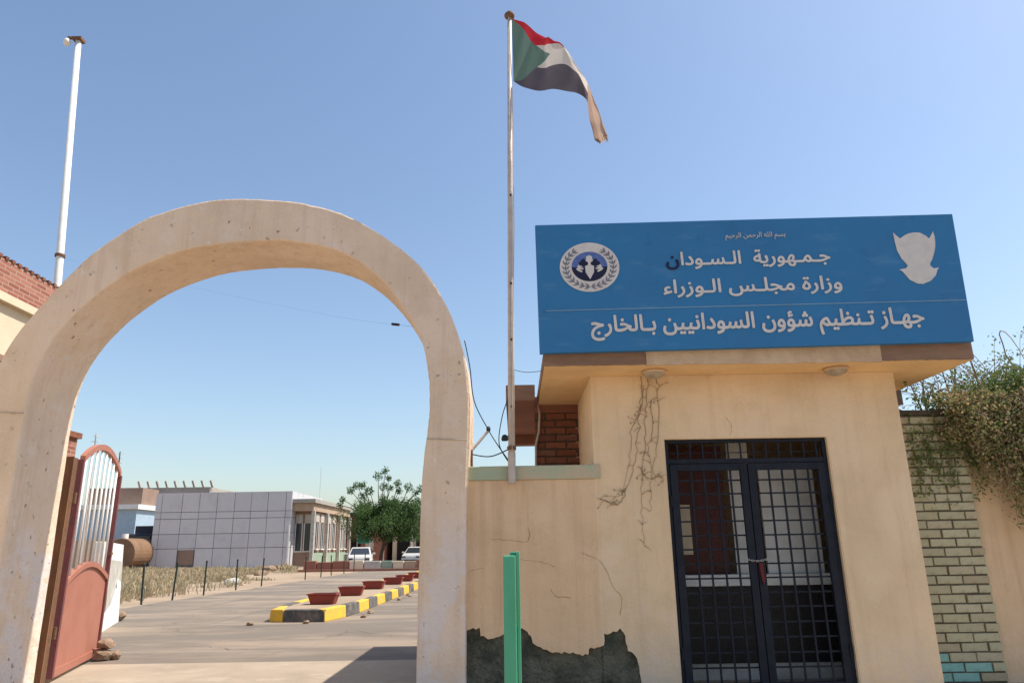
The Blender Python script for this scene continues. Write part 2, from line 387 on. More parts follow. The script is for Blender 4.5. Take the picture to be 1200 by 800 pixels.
arch = thing('archway', 'tall rounded cream plaster gateway arch with pocked dirty surface', 'arch', (-2.8, 7.24, 0))
o = b.build('arch_body', M['arch'], arch, bevel=.018)
for xa, xb, z in ((-.832, -.44, 2.30), (-5.15, -4.745, 2.63)):        # casting joints across the two piers
    MB().tube([(xa, 6.847, z + .01), ((xa + xb) / 2, 6.846, z + .002), (xb, 6.847, z - .01)], .006, 6).build('casting_joint', M['cord'], arch)

# ------------------------------------------------------------------ low wall with the fallen plaster
patch = [(-.484, .581), (-.337, .601), (-.329, .528), (-.236, .505), (-.135, .533), (-.05, .60), (.052, .588), (.098, .558), (.166, .449), (.24, .41), (.326, .382), (.48, .373), (.641, .356), (.651, .406), (.774, .43)]
patch2 = [(.774, .43), (.791, .44), (.796, .533), (.85, .535), (.906, .546), (.946, .582), (.989, .509), (1.005, .387), (1.06, .35), (1.085, .314), (1.10, .20), (1.111, .117), (1.12, 0)]
def ragged(p, j=.012, per=5, seed=1):
    g = random.Random(seed); out = []
    for (xa, za), (xb, zb) in zip(p, p[1:]):
        n = max(1, int(math.hypot(xb - xa, zb - za) / .025))
        for k in range(n):
            t = k / n; e = j if 0 < k else j * .3
            out.append((xa + (xb - xa) * t + g.uniform(-e, e) * .6, max(0, za + (zb - za) * t + g.uniform(-e, e))))
    out[0] = p[0]; out.append(p[-1]); return out
patch, patch2 = ragged(patch, seed=1), ragged(patch2, seed=2)
lw = thing('boundary_wall', 'low tan plaster wall with dark bare patch and pale green coping', 'wall', (.15, 7.1, 0))
box1('wall_core', M['cement'], lw, -.50, .779, 7.036, 7.25, 0, 1.915)
MB().prism(patch + [(.774, 1.92), (-.484, 1.92)], 7.0, 7.0345).build('plaster', M['wall'], lw)
box1('coping', M['greencap'], lw, -.50, .832, 6.982, 7.28, 1.922, 2.055, bevel=.008)
cracks = [[(-.23, 1.379), (-.029, 1.361), (.123, 1.351), (.126, 1.475)], [(.048, 1.191), (.191, 1.173), (.286, 1.149), (.365, 1.125)], [(.327, .922), (.372, .862), (.513, .845)], [(-.431, 1.099), (-.311, 1.112)],
          [(.62, 1.24), (.671, 1.22), (.765, 1.18)]]
for c in cracks:
    c2 = [(x + rnd.uniform(-.006, .006), 6.9995, z + rnd.uniform(-.006, .006)) for x, z in smoothline(c, 5)]
    MB().tube(c2, [.0028 * rnd.uniform(.4, 1.1) for _ in c2], 5).build('crack', M['crack'], lw)

# ------------------------------------------------------------------ guard house
gh = thing('guard_house', 'small cream plaster gatehouse with wide overhanging flat concrete roof', 'building', (2.3, 7.7, 0))
DX0, DX1, DZ = 1.46, 3.068, 2.302
b = MB(); b.box(.7795, DX0 + .003, 7.026, 7.14, 0, 2.925); b.box(DX1 - .003, 3.80, 7.026, 7.14, 0, 2.925); b.box(DX0 + .003, DX1 - .003, 7.027, 7.139, DZ + .003, 2.924)
b.build('front_core', M['cement'], gh)
MB().prism(patch2 + [(DX0, 0), (DX0, DZ), (DX1, DZ), (DX1, 0), (3.807, 0), (3.807, 2.928), (.774, 2.928)], 7.0, 7.024).build('front_plaster', M['facade'], gh)
box1('side_plaster', M['facade'], gh, .7735, .779, 7.0245, 8.449, 1.95, 2.927)
box1('side_plaster', M['facade'], gh, 3.8005, 3.8065, 7.0245, 8.449, 0, 2.927)
box1('side_wall', M['facade'], gh, .7795, .90, 7.142, 8.45, 0, 2.926)
box1('side_wall', M['facade'], gh, 3.69, 3.80, 7.142, 8.45, 0, 2.926)
box1('back_wall', M['interior'], gh, .902, 3.688, 8.36, 8.449, 0, 2.925)
box1('floor_slab', M['concrete'], gh, .9, 3.69, 7.141, 8.36, 0, .03)
b = MB(); b.prism([(DX0 - .002, 0), (DX0 - .002, DZ + .002), (DX1 + .002, DZ + .002), (DX1 + .002, 0), (DX1 - .012, 0), (DX1 - .012, DZ - .012), (DX0 + .012, DZ - .012), (DX0 + .012, 0)], 7.004, 7.138)
b.build('door_reveal', M['facade'], gh)
for c in [[(.78, 1.172), (.855, 1.065), (.895, .936), (.97, .853), (.953, .691)], [(2.1, 2.5), (2.14, 2.40), (2.12, 2.33)]]:
    c2 = [(x + rnd.uniform(-.006, .006), 6.9995, z + rnd.uniform(-.006, .006)) for x, z in smoothline(c, 5)]
    MB().tube(c2, [.0026 * rnd.uniform(.4, 1.1) for _ in c2], 5).build('crack', M['crack'], gh)
roof = MB().box(.30, 4.34, 6.565, 8.45, 2.93, 3.05).build('roof_slab', M['soffit'], gh)
for xa, xb, mt, z0, z1, yy in ((.292, 1.258, 'brownfas', 2.934, 3.085, 6.548), (1.262, 3.478, 'creamfas', 2.926, 3.10, 6.542), (3.482, 4.347, 'brownfas', 2.936, 3.13, 6.547)):
    b = MB(); top, bot = [], []; n = 24                      # uneven hand-cast edges
    for k in range(n + 1):
        x = xa + (xb - xa) * k / n; j = .006 if mt == 'creamfas' else .003
        bot.append((x, z0 + rnd.uniform(-j, j))); top.append((x, z1 + rnd.uniform(-j, j)))
    b.prism(bot + top[::-1], yy, 6.564); b.build('fascia', M[mt], roof)
box1('fascia', M['brownfas'], roof, .290, .299, 6.567, 8.44, 2.937, 3.044)
box1('fascia', M['brownfas'], roof, 4.341, 4.349, 6.567, 8.44, 2.938, 3.06)
# interior fittings
ct = thing('reception_counter', 'dark counter with white top edge behind the grille door', 'counter', (2.4, 7.75, .03))
box1('front_panel', M['counterdark'], ct, 1.1, 3.5, 7.60, 7.90, .18, .893)
box1('counter_top', M['white'], ct, 1.05, 3.55, 7.57, 7.915, .895, 1.005, .006)
box1('plinth', M['offwhite'], ct, 1.1, 3.5, 7.61, 7.90, .031, .178)
tag(box1('wooden_cupboard', M['maroon'], None, 1.30, 2.20, 7.68, 7.90, 1.007, 2.30, .004), 'maroon wooden cupboard standing on the counter behind the grille', 'cupboard')
tag(box1('notice_sheet', M['bldcream'], None, 1.68, 1.825, 7.67, 7.677, 1.20, 1.70), 'cream paper notice stuck on the maroon cupboard', 'notice')
bl = thing('vertical_blind', 'pale grey vertical slat blind hanging inside beside the cupboard', 'blind', (2.36, 7.63, 1))
for k in range(5):
    x_ = 2.25 + k * .044
    MB().hexa([(x_, 7.64, 1.008), (x_ + .040, 7.622, 1.008), (x_ + .040, 7.627, 1.008), (x_, 7.645, 1.008)], [(x_, 7.64, 2.4), (x_ + .040, 7.622, 2.4), (x_ + .040, 7.627, 2.4), (x_, 7.645, 2.4)]).build('slat', M['white'], bl)
box1('head_rail', M['white'], bl, 2.24, 2.49, 7.60, 7.66, 2.402, 2.44)
tag(box1('notice_board', M['white'], None, 2.56, 3.13, 7.62, 7.66, 1.007, 2.12, .004), 'plain grey white board standing on the counter behind the right door leaf', 'board')

# grille door
gd = thing('grille_door', 'navy steel double door of welded square mesh with transom grille', 'door', ((DX0 + DX1) / 2, 7.06, 0))
fx0, fx1 = DX0 + .015, DX1 - .015
b = MB(); b.box(fx0, fx0 + .035, 7.04, 7.085, .01, 2.285); b.box(fx1 - .035, fx1, 7.04, 7.085, .01, 2.285); b.box(fx0 + .035, fx1 - .035, 7.04, 7.085, 2.255, 2.285); b.box(fx0 + .035, fx1 - .035, 7.041, 7.084, 2.055, 2.10)
fr = b.build('frame', M['navy'], gd, bevel=.003)
tp = MB().box(fx0 + .035, fx1 - .035, 7.062, 7.07, 2.155, 2.163).build('transom_rail', M['navy'], gd)
k = 0
x = fx0 + .12
while x < fx1 - .06:
    box1('transom_bar', M['navy'], gd, x, x + .016, 7.05, 7.06, 2.102, 2.252); x += .1235
mid = (fx0 + fx1) / 2
for s, xa, xb in ((-1, fx0 + .038, mid - .004), (1, mid + .004, fx1 - .038)):
    lf = MB(); lf.box(xa, xa + .07, 7.03, 7.07, .04, 2.05); lf.box(xb - .07, xb, 7.03, 7.07, .04, 2.05); lf.box(xa + .07, xb - .07, 7.031, 7.069, 1.985, 2.05); lf.box(xa + .07, xb - .07, 7.031, 7.069, .04, .10)
    leaf = lf.build('door_leaf', M['navy'], gd, bevel=.003)
    wv = MB(); wv.box(xa + .004, xa + .005, 0, 0, 0, 0)
    x = xa + .07 + .125
    while x < xb - .09:
        jx = rnd.uniform(-.003, .003); MB().box(x + jx, x + jx + .018, 7.046, 7.056, .10, 1.985).build('upright_bar', M['navy'], leaf); x += .1265
    z = .215
    while z < 1.95:
        jz = rnd.uniform(-.003, .003); MB().box(xa + .07, xb - .07, 7.057, 7.066, z + jz, z + jz + .015).build('cross_bar', M['navy'], leaf); z += .1285
    for z in (.35, 1.7): MB().tube([((xa - .012) if s < 0 else (xb + .012), 7.028, z - .05), ((xa - .012) if s < 0 else (xb + .012), 7.028, z + .05)], .012, 8).build('hinge', M['navy'], leaf)
ch = thing('door_chain', 'steel chain looped round both stiles of the navy grille door', 'chain', (mid, 7.02, 1.15))
for k in range(9):
    a = k / 8; cx = mid - .085 + .17 * a; cz = 1.155 - .012 * math.sin(a * math.pi)
    lk = MB(); pts = [(cx + .014 * math.cos(t), 7.019 + (.005 * math.sin(t) if k % 2 else 0), cz + (.007 * math.sin(t) if not k % 2 else .002)) for t in [i * math.pi / 5 for i in range(11)]]
    lk.tube(pts, .003, 5).build('link', M['chain'], ch, True)
tag(MB().prism([(mid + .012, 1.13), (mid + .05, 1.12), (mid + .045, 1.06), (mid + .055, .99), (mid + .035, .93), (mid + .02, 1.0), (mid + .015, 1.07)], 7.012, 7.026).build('cloth_strip', M['cloth_red']), 'dark red cloth strip tied to the chain on the grille door', 'cloth')

# soffit lamps
for lx, lab in ((1.376, 'round soffit lamp with dry stems hanging beside it'), (3.15, 'round soffit lamp with nothing hanging from it')):
    t = thing('soffit_lamp', lab, 'lamp', (lx, 6.80, 2.93), 'lamps under the gatehouse roof')
    MB().lathe([(.0, -.001), (.115, -.002), (.118, -.02), (.108, -.03)], (lx, 6.8, 2.93), 28).build('lamp_base', M['creamfas'], t, True)
    MB().lathe([(.108, -.028), (.1, -.045), (.08, -.06), (.045, -.072), (.0, -.076)], (lx, 6.8, 2.93), 28).build('lamp_glass', M['lamp'], t, True)

# dried creeper on the front
vines = [[(1.295, 2.92), (1.257, 2.668), (1.224, 2.413), (1.17, 2.082), (1.081, 1.84), (.97, 1.746), (.841, 1.78)], [(1.359, 2.92), (1.31, 2.581), (1.28, 2.245), (1.225, 1.918), (1.204, 1.599), (1.224, 1.288)],
         [(1.444, 2.92), (1.442, 2.665), (1.396, 2.243), (1.323, 1.917), (1.285, 1.598)], [(1.31, 2.839), (1.268, 2.582), (1.174, 2.414), (1.12, 2.083), (1.038, 1.801)], [(1.367, 2.666), (1.374, 2.411), (1.307, 2.162), (1.356, 1.916)],
         [(1.2, 2.041), (1.274, 1.918), (1.406, 1.932), (1.434, 1.867)], [(1.081, 1.84), (.999, 1.682), (.886, 1.699), (.791, 1.749)]]
dv = thing('dried_creeper', 'leafless dried creeper stems clinging to the gatehouse front', 'plant', (1.3, 6.99, 1.28))
rg = random.Random(11)
for vline in vines:
    pl = smoothline(vline, 6); pl = [(x + rg.gauss(0, .008), 6.994 + rg.uniform(-.004, .002), z + rg.gauss(0, .006)) for x, z in pl]
    st = MB().tube(pl, [.0034 * (1 - .6 * k / len(pl)) for k in range(len(pl))], 5).build('stem', M['stem'], dv)
    tw = MB()
    for _ in range(9):
        p = Vector(rg.choice(pl)); d = Vector((rg.choice((-1, 1)) * rg.uniform(.03, .09), rg.uniform(-.02, .0), rg.uniform(-.07, .05)))
        tw.tube([p, p + d * .5 + Vector((0, 0, .01)), p + d], [.0025, .002, .001], 4)
        if rg.random() < .5: tw.leaf(p + d, .03, .018, rg)
    tag(tw.build('twig', M['stem'], st), kind='stuff')

# ------------------------------------------------------------------ sign board
SG = thing('sign_board', 'large blue sign board with white Arabic lettering on the gatehouse roof', 'sign', (.258, 6.455, 3.032), local=True)
SG.rotation_euler = (math.atan(.06), R(-.70), 0)
SW, SH = 4.06, 1.27
MB().box(0, SW, 0, .07, 0, SH).build('panel', M['signblue'], SG, bevel=.004)
for x in (.5, 1.55, 2.6, 3.6):
    MB().bar((x, .08, .05), (x, .08, SH - .1), .04).build('batten', M['rust'], SG); MB().bar((x, .10, SH - .25), (x, .75, .03), .035).build('brace', M['rust'], SG)
J = {'ا':0xFE8D,'ء':0xFE80,'ؤ':0xFE85,'ب':0xFE8F,'ة':0xFE93,'ت':0xFE95,'ج':0xFE9D,'ح':0xFEA1,'خ':0xFEA5,'د':0xFEA9,'ر':0xFEAD,'ز':0xFEAF,'س':0xFEB1,'ش':0xFEB5,'ظ':0xFEC5,'ل':0xFEDD,'م':0xFEE1,'ن':0xFEE5,'ه':0xFEE9,'و':0xFEED,'ي':0xFEF1}
RIGHT = 'اؤةدرزو'
def shape(s):                                # joined letter forms, written right to left
    out = []
    for i, c in enumerate(s):
        if c not in J: out.append(c); continue
        p = s[i-1] if i else ' '; n = s[i+1] if i + 1 < len(s) else ' '
        jp = ((p in J and p not in RIGHT and p != 'ء') or p == 'ـ') and c != 'ء'
        jn = ((n in J and n != 'ء') or n == 'ـ') and c not in RIGHT and c != 'ء'
        out.append(chr(J[c] + (3 if jp and jn else 2 if jn else 1 if jp else 0)))
    return ''.join(reversed(out))
def outlines(body, fat):
    cu = bpy.data.curves.new('lettering', 'FONT'); cu.body = body
    ob = bpy.data.objects.new('lettering', cu); col.objects.link(ob); bpy.context.view_layer.update()
    c2 = ob.to_curve(bpy.context.evaluated_depsgraph_get())
    polys = []
    for sp in c2.splines:
        bp = sp.bezier_points; pts = []
        for k in range(len(bp)):
            a, b_ = bp[k], bp[(k + 1) % len(bp)]
            seg = geometry.interpolate_bezier(a.co, a.handle_right, b_.handle_left, b_.co, 6)[:-1]
            for q in seg:
                if not pts or (Vector(pts[-1]) - Vector((q.x, q.y))).length > 1e-4: pts.append((q.x, q.y))
        if len(pts) > 2 and (Vector(pts[0]) - Vector(pts[-1])).length < 1e-4: pts.pop()
        if len(pts) > 2: polys.append(np.array(pts))
    ob.to_curve_clear(); bpy.data.objects.remove(ob); bpy.data.curves.remove(cu)
    area = lambda p: .5 * np.sum(p[:, 0] * np.roll(p[:, 1], -1) - np.roll(p[:, 0], -1) * p[:, 1])
    sgn = np.sign(area(max(polys, key=lambda p: abs(area(p)))))
    out = []
    for p in polys:                          # heavier strokes: push every outline outwards
        d1 = p - np.roll(p, 1, 0); d2 = np.roll(p, -1, 0) - p
        d1 /= np.linalg.norm(d1, axis=1)[:, None]; d2 /= np.linalg.norm(d2, axis=1)[:, None]
        t = d1 + d2; t /= np.maximum(np.linalg.norm(t, axis=1), .2)[:, None]
        out.append(p + np.stack([t[:, 1], -t[:, 0]], 1) * fat * sgn)
    return out
def fill(polys, name, material, parent, xf, y=-.006, depth=.005):
    V, E_ = [], []
    for p in polys:
        i = len(V); V += [Vector((float(a), float(c))) for a, c in p]; E_ += [(i + k, i + (k + 1) % len(p)) for k in range(len(p))]
    vo, eo, fo = geometry.delaunay_2d_cdt(V, E_, [], 0, 1e-5)[:3]
    va = np.array([(q.x, q.y) for q in vo]); ce = np.array([va[list(f)].mean(0) for f in fo]); wn_ = np.zeros(len(fo))
    for p in polys:
        a, c = p, np.roll(p, -1, 0)
        for (ax, ay), (bx, by) in zip(a, c):
            up = (ay <= ce[:, 1]) & (by > ce[:, 1]); dn = (ay > ce[:, 1]) & (by <= ce[:, 1])
            if not (up.any() or dn.any()): continue
            cr = (bx - ax) * (ce[:, 1] - ay) - (ce[:, 0] - ax) * (by - ay)
            wn_ += (up & (cr > 0)).astype(float) - (dn & (cr < 0)).astype(float)
    b = MB(); b.v = [(xf(q)[0], y, xf(q)[1]) for q in va]; b.f = [tuple(f) for f, k in zip(fo, wn_) if abs(k) > .5]
    o = b.build(name, material, parent)
    md = o.modifiers.new('thickness', 'SOLIDIFY'); md.thickness = depth; md.offset = 0
    return o
AL = outlines(shape('ا'), 0)[0]; alif = AL[:, 1].max() - AL[:, 1].min()
def line(text, x0, x1, base, ah, fat, name, first=None, tall=1.0):
    P = outlines(shape(text), fat); lo = min(p[:, 0].min() for p in P); hi = max(p[:, 0].max() for p in P)
    sx = (x1 - x0) / (hi - lo); sz = ah / alif * tall
    xf = lambda q: (x0 + (q[0] - lo) * sx, base + q[1] * sz)
    if first:                                # the last letter of the line has been repainted in navy
        f = outlines(shape(first), fat); fhi = max(p[:, 0].max() for p in f) + fat
        a = [p for p in P if p[:, 0].max() <= fhi]; c = [p for p in P if p[:, 0].max() > fhi]
        tag(fill(a, 'letter', M['signnavy'], SG, xf), 'navy repainted last letter of the top line'); P = c
    return fill(P, name, M['signwhite'], SG, xf)
line('بسم الله الرحمن الرحيم', 1.83, 2.41, 1.085, .05, -.004, 'lettering')
line('جـمـهورية  الـسـودان', 1.24, 2.816, .822, .128, .021, 'lettering', first='ن')
line('وزارة مجلـس الـوزراء', 1.193, 2.894, .545, .13, .021, 'lettering')
line('جهـاز تـنظيم شؤون السودانيين بـالخارج', .486, 3.624, .19, .152, .024, 'lettering')
MB().hexa([(.07, -.004, .402), (4.05, -.004, .396), (4.05, -.001, .396), (.07, -.001, .402)], [(.07, -.004, .412), (4.05, -.004, .406), (4.05, -.001, .406), (.07, -.001, .412)]).build('rule_line', M['signline'], SG)
falcon = [(3.453, 1.093), (3.483, 1.058), (3.511, 1.03), (3.558, 1.06), (3.6, 1.078), (3.646, 1.087), (3.685, 1.087), (3.72, 1.079), (3.763, 1.05), (3.791, 1.02), (3.814, 1.053), (3.839, 1.092), (3.847, 1.04), (3.845, .992), (3.838, .94), (3.825, .895), (3.792, .817), (3.761, .769), (3.763, .744), (3.791, .72), (3.839, .728), (3.822, .704), (3.8, .652),
          (3.746, .6), (3.668, .569), (3.613, .574), (3.545, .615), (3.506, .674), (3.486, .702), (3.46, .718), (3.489, .723), (3.523, .728), (3.544, .75), (3.538, .77), (3.499, .826), (3.468, .905), (3.457, 1.004)]
tag(MB().prism(falcon, -.007, -.001).build('bird_emblem', M['signwhite'], SG), 'plain white bird silhouette on the blue sign')
EC = (.505, .827); RX, RZ = .285, .246
em = MB().prism([(EC[0] + RX * math.cos(t), EC[1] + RZ * math.sin(t)) for t in [k * math.pi / 32 for k in range(64)]], -.006, -.001).build('round_emblem', M['signwhite'], SG)
tag(em, 'white oval emblem with wreath, globe and hands')
E2 = lambda pts: [(EC[0] + RX * x, EC[1] + RZ * z) for x, z in pts]
wl = MB()
for s in (-1, 1):
    for k in range(11):
        a = R(-82 + k * 13.5); rr = .80
        for off, tilt in ((.07, .55), (-.07, -.55), (0, 0)):
            cx, cz = (rr + off) * math.cos(a), (rr + off) * math.sin(a); dx, dz = -math.sin(a + tilt * -1), math.cos(a + tilt * -1)
            L, W = .105, .03
            wl.prism(E2([(s * (cx - dx * L), cz - dz * L), (s * (cx - dz * W), cz + dx * W), (s * (cx + dx * L), cz + dz * L), (s * (cx + dz * W), cz - dx * W)]), -.0085, -.0065)
wl.build('wreath', M['signgrey'], em)
arc = lambda a0, a1, r, n=24: [(r * math.cos(R(a0 + (a1 - a0) * k / n)), .02 + r * math.sin(R(a0 + (a1 - a0) * k / n))) for k in range(n + 1)]
MB().prism(E2(arc(-2, 182, .60)), -.0085, -.0065).build('globe', M['signglobe'], em)
MB().prism(E2(arc(182, 358, .60)), -.0085, -.0065).build('bowl', M['signnavy'], em)
MB().prism(E2([(0, -.50), (.14, -.22), (.15, .05), (.36, -.05), (.42, .0), (.38, .08), (.1, .3), (.1, .42), (0, .48), (-.1, .42), (-.1, .3), (-.38, .08), (-.42, 0), (-.36, -.05), (-.15, .05), (-.14, -.22)]), -.0105, -.0088).build('figures', M['signwhite'], em)
cl = MB()
for s in (-1, 1):
    for dx, dz in ((0, .08), (-.08, -.02), (.08, -.02), (0, -.06)):
        cl.prism(E2([(s * .2 + dx + .08 * math.cos(t), .16 + dz + .09 * math.sin(t)) for t in [k * math.pi / 5 for k in range(10)]]), -.0125 - .0003 * dx, -.0107)
cl.build('clover', M['signnavy'], em)
hd = MB()
for s in (-1, 1): hd.prism(E2([(s * .46, -.06), (s * .42, -.13), (s * .28, -.22), (s * .24, -.17), (s * .34, -.10), (s * .22, -.10), (s * .2, -.05), (s * .36, -.02)]), -.0126, -.0107)
hd.build('hand', M['signwhite'], em)

# ------------------------------------------------------------------ rear brick wall and rear canopy
def brick_course_wall(parent, x0, x1, y0, z0, ncourse, pitch, L, mats, depth=.10, half0=0, joint=.011):
    proto = {}
    for r in range(ncourse):
        z = z0 + r * pitch; x = x0 - (L / 2 if (r + half0) % 2 else 0); 
        while x < x1 - .015:
            a, c = max(x, x0), min(x + L - joint, x1)
            if c - a > .02:
                mt = mats(r, (a + c) / 2); key = (round(c - a, 2), mt.name)
                if key not in proto:
                    bb = MB(); w_, h_ = (c - a) / 2, (pitch - joint) / 2
                    e = .004; bb.box(-w_, w_, e, depth, -h_, h_); i = len(bb.v)
                    bb.v += [(-w_ + e, 0, -h_ + e), (w_ - e, 0, -h_ + e), (w_ - e, 0, h_ - e), (-w_ + e, 0, h_ - e)]
                    bb.f.pop(2); bb.f += [(i, i+1, i+2, i+3), (0, 1, i+1, i), (1, 5, i+2, i+1), (5, 4, i+3, i+2), (4, 0, i, i+3)]
                    oo = bb.build('brick', mt); proto[key] = oo.data; bpy.data.objects.remove(oo)
                o = bpy.data.objects.new('brick', proto[key]); col.objects.link(o); o.parent = parent
                o.location = Vector(((a + c) / 2 + rnd.uniform(-.002, .002), y0 + rnd.uniform(-.007, .006), z + pitch / 2 + rnd.uniform(-.0015, .0015))) - parent.location
                o.rotation_euler = (rnd.uniform(-.02, .02), rnd.uniform(-.013, .013), rnd.uniform(-.016, .016)); o.scale = (rnd.uniform(.965, 1.0), 1, rnd.uniform(.90, 1.0))
            x += L
bw = thing('brick_wall', 'short bare red brick wall under the left roof edge of gatehouse', 'wall', (.5, 8.5, 0))
box1('mortar', M['mortar'], bw, .258, .77, 8.466, 8.60, 0, 2.93)
brick_course_wall(bw, .254, .772, 8.452, 1.97, 10, .086, .25, lambda r, x: M['brickred'], .08)
box1('lintel', M['bldred'], bw, .252, .772, 8.447, 8.53, 2.832, 2.926)
MB().tube([(.30, 8.44, 2.93), (.315, 8.43, 2.80), (.30, 8.43, 2.6), (.262, 8.43, 2.45), (.256, 8.43, 2.1)], .014, 8).build('conduit', M['polegrey'], bw, True)
rc = thing('rear_canopy', 'flat roof slab with reddish underside standing behind the gatehouse', 'canopy', (2.5, 9.7, 0))
box1('slab', M['bldred'], rc, -.065, 4.74, 8.622, 10.85, 2.895, 3.062)
box1('slab', M['bldred'], rc, -.065, .248, 7.985, 8.619, 2.896, 3.061)
box1('fascia', M['brownfas'], rc, -.07, .25, 7.968, 7.983, 2.89, 3.07)
box1('fascia', M['brownfas'], rc, .29, 4.745, 8.604, 8.62, 2.89, 3.07)
box1('fascia', M['brownfas'], rc, -.079, -.067, 7.97, 10.85, 2.888, 3.066)
box1('edge_beam', M['bldred'], rc, -.05, 4.7, 10.6, 10.84, 2.76, 2.894)
box1('room_wall', M['facade'], rc, 1.15, 3.7, 8.8, 10.5, 0, 2.894)
for x in (1.0, 4.3): box1('column', M['facade'], rc, x - .1, x + .1, 10.62, 10.82, 0, 2.759)

# ------------------------------------------------------------------ flag pole and flag
fp = thing('flagpole', 'tall slim metal flagpole fixed to the low wall', 'flagpole', (-.02, 6.94, 1.9))
MB().tube([(-.022, 6.935, 1.90), (-.012, 6.935, 3.2), (.006, 6.935, 5.0), (.03, 6.935, 7.19)], [.034, .033, .029, .024], 14).build('pole', M['polegrey'], fp, True)
MB().tube([(-.022, 6.935, 1.885), (-.02, 6.935, 2.18)], .038, 14).build('sleeve', M['polegrey'], fp)
for z in (2.20,): MB().tube([(-.02, 6.935, z), (-.02, 6.935, z + .035)], .045, 14).build('clamp', M['rust'], fp)
for z in (2.62, 3.3, 3.9, 4.9): MB().tube([(-.018 + (z - 2) * .0095, 6.925, z), (-.018 + (z - 2) * .0095, 6.895, z)], .012, 6).build('bolt', M['wire'], fp)
MB().lathe([(0, -.03), (.035, -.03), (.058, -.01), (.06, .015), (.03, .03), (.035, .045), (.02, .06), (0, .065)], (.03, 6.935, 7.20), 14).build('finial', M['rust'], fp, True)
MB().tube([(.02, 6.905, 7.18), (.046, 6.90, 6.2), (.04, 6.90, 4.5), (.0, 6.89, 3.0), (-.015, 6.892, 2.2)], .004, 5).build('halyard', M['cord'], fp)
stn = [[(.055, 7.175), (.058, 6.896), (.062, 6.599), (.062, 6.318)], [(.166, 7.139), (.171, 6.871), (.165, 6.563), (.160, 6.273)], [(.273, 7.067), (.268, 6.835), (.261, 6.528), (.254, 6.216)], [(.388, 6.972), (.374, 6.81), (.376, 6.492), (.368, 6.192)],
       [(.502, 6.865), (.491, 6.797), (.51, 6.489), (.501, 6.178)], [(.597, 6.772), (.596, 6.745), (.664, 6.475), (.653, 6.175)], [(.688, 6.622), (.69, 6.592), (.757, 6.406), (.776, 6.162)], [(.796, 6.417), (.795, 6.385), (.83, 6.305), (.871, 6.149)], [(.893, 6.226), (.892, 6.20), (.9, 6.171), (.897, 6.094)],
       [(.969, 6.016), (.959, 5.995), (.938, 5.963), (.909, 5.941)], [(1.017, 5.842), (.997, 5.821), (.968, 5.80), (.929, 5.769)], [(1.056, 5.681), (1.027, 5.661), (.989, 5.64), (.95, 5.619)], [(1.073, 5.47), (1.039, 5.533), (1.013, 5.555), (.968, 5.598)]]
NU, NV = 72, 27
cols_ = [smoothline([s[k] for s in stn], 6) for k in range(4)]
me = bpy.data.meshes.new('flag'); V, F, UVs = [], [], []
for i in range(NU + 1):
    u = i / NU; q = smoothline([cols_[k][i] for k in range(4)], 9)
    for j in range(NV + 1):
        vv = j / NV; x, z = q[j]
        y = 6.935 + .05 * u + .06 * math.sin(u * 9 + vv * 1.6) * min(1, u * 3) + (.10 * math.sin(vv * math.pi * 1.5 + u * 4) * max(0, u - .35)) - (.12 * (1 - vv) * u if u > .3 else .0) + .012 * math.sin(u * 37 + vv * 5)
        if i >= NU - 3: z += rnd.uniform(-.05, .06) * (1 if i == NU else .35); x += rnd.uniform(-.012, .012)
        V.append((x, y, z)); UVs.append((u, vv))
for i in range(NU):
    for j in range(NV):
        a = i * (NV + 1) + j; F.append((a, a + 1, a + NV + 2, a + NV + 1))
me.from_pydata(V, [], F); ul = me.uv_layers.new(name='UVMap')
for lp in me.loops: ul.data[lp.index].uv = UVs[lp.vertex_index]
m = Mat('flag_cloth', .85, 0, .1)
uvn = m.n('ShaderNodeUVMap'); uvn.uv_map = 'UVMap'; sp = m.n('ShaderNodeSeparateXYZ'); m.l(uvn.outputs[0], sp.inputs[0])
def lt(a, v):
    g = m.n('ShaderNodeMath', operation='LESS_THAN'); m.l(a, g.inputs[0])
    if isinstance(v, float): g.inputs[1].default_value = v
    else: m.l(v, g.inputs[1])
    return g.outputs[0]
def mth(op, a, c):
    g = m.n('ShaderNodeMath', operation=op)
    for k, q in enumerate((a, c)):
        if isinstance(q, float): g.inputs[k].default_value = q
        else: m.l(q, g.inputs[k])
    return g.outputs[0]
m.base((.105, .095, .115)); m.over((.60, .55, .50), lt(sp.outputs[1], .66)); m.over((.50, .025, .04), m.mul(lt(sp.outputs[1], .335), lt(sp.outputs[0], .455)))  # black stripe greyed to stand for sun passing through the cloth
tail = lt(.60, sp.outputs[0]) if False else mth('GREATER_THAN', sp.outputs[0], .66)
m.over((.40, .27, .20), tail, .85)
dv_ = mth('ABSOLUTE', mth('SUBTRACT', sp.outputs[1], .5), 0.0); lim = mth('SUBTRACT', .5, mth('MULTIPLY', sp.outputs[0], 1.55))
m.over((.12, .20, .165), lt(dv_, lim))
m.over((.30, .25, .22), m.noise(5, 7, .7, lo=.45, hi=.8), .16); m.done()
tr = m.n('ShaderNodeBsdfTranslucent'); m.l(m.color, tr.inputs[0]); mx = m.n('ShaderNodeMixShader'); mx.inputs[0].default_value = .45
m.l(m.b.outputs[0], mx.inputs[1]); m.l(tr.outputs[0], mx.inputs[2]); m.l(mx.outputs[0], m.t.nodes['Material Output'].inputs[0])
tag(mesh_obj('flag', me, m.m, smooth=True), 'faded red, white, black and green flag drooping from the flagpole', 'flag')

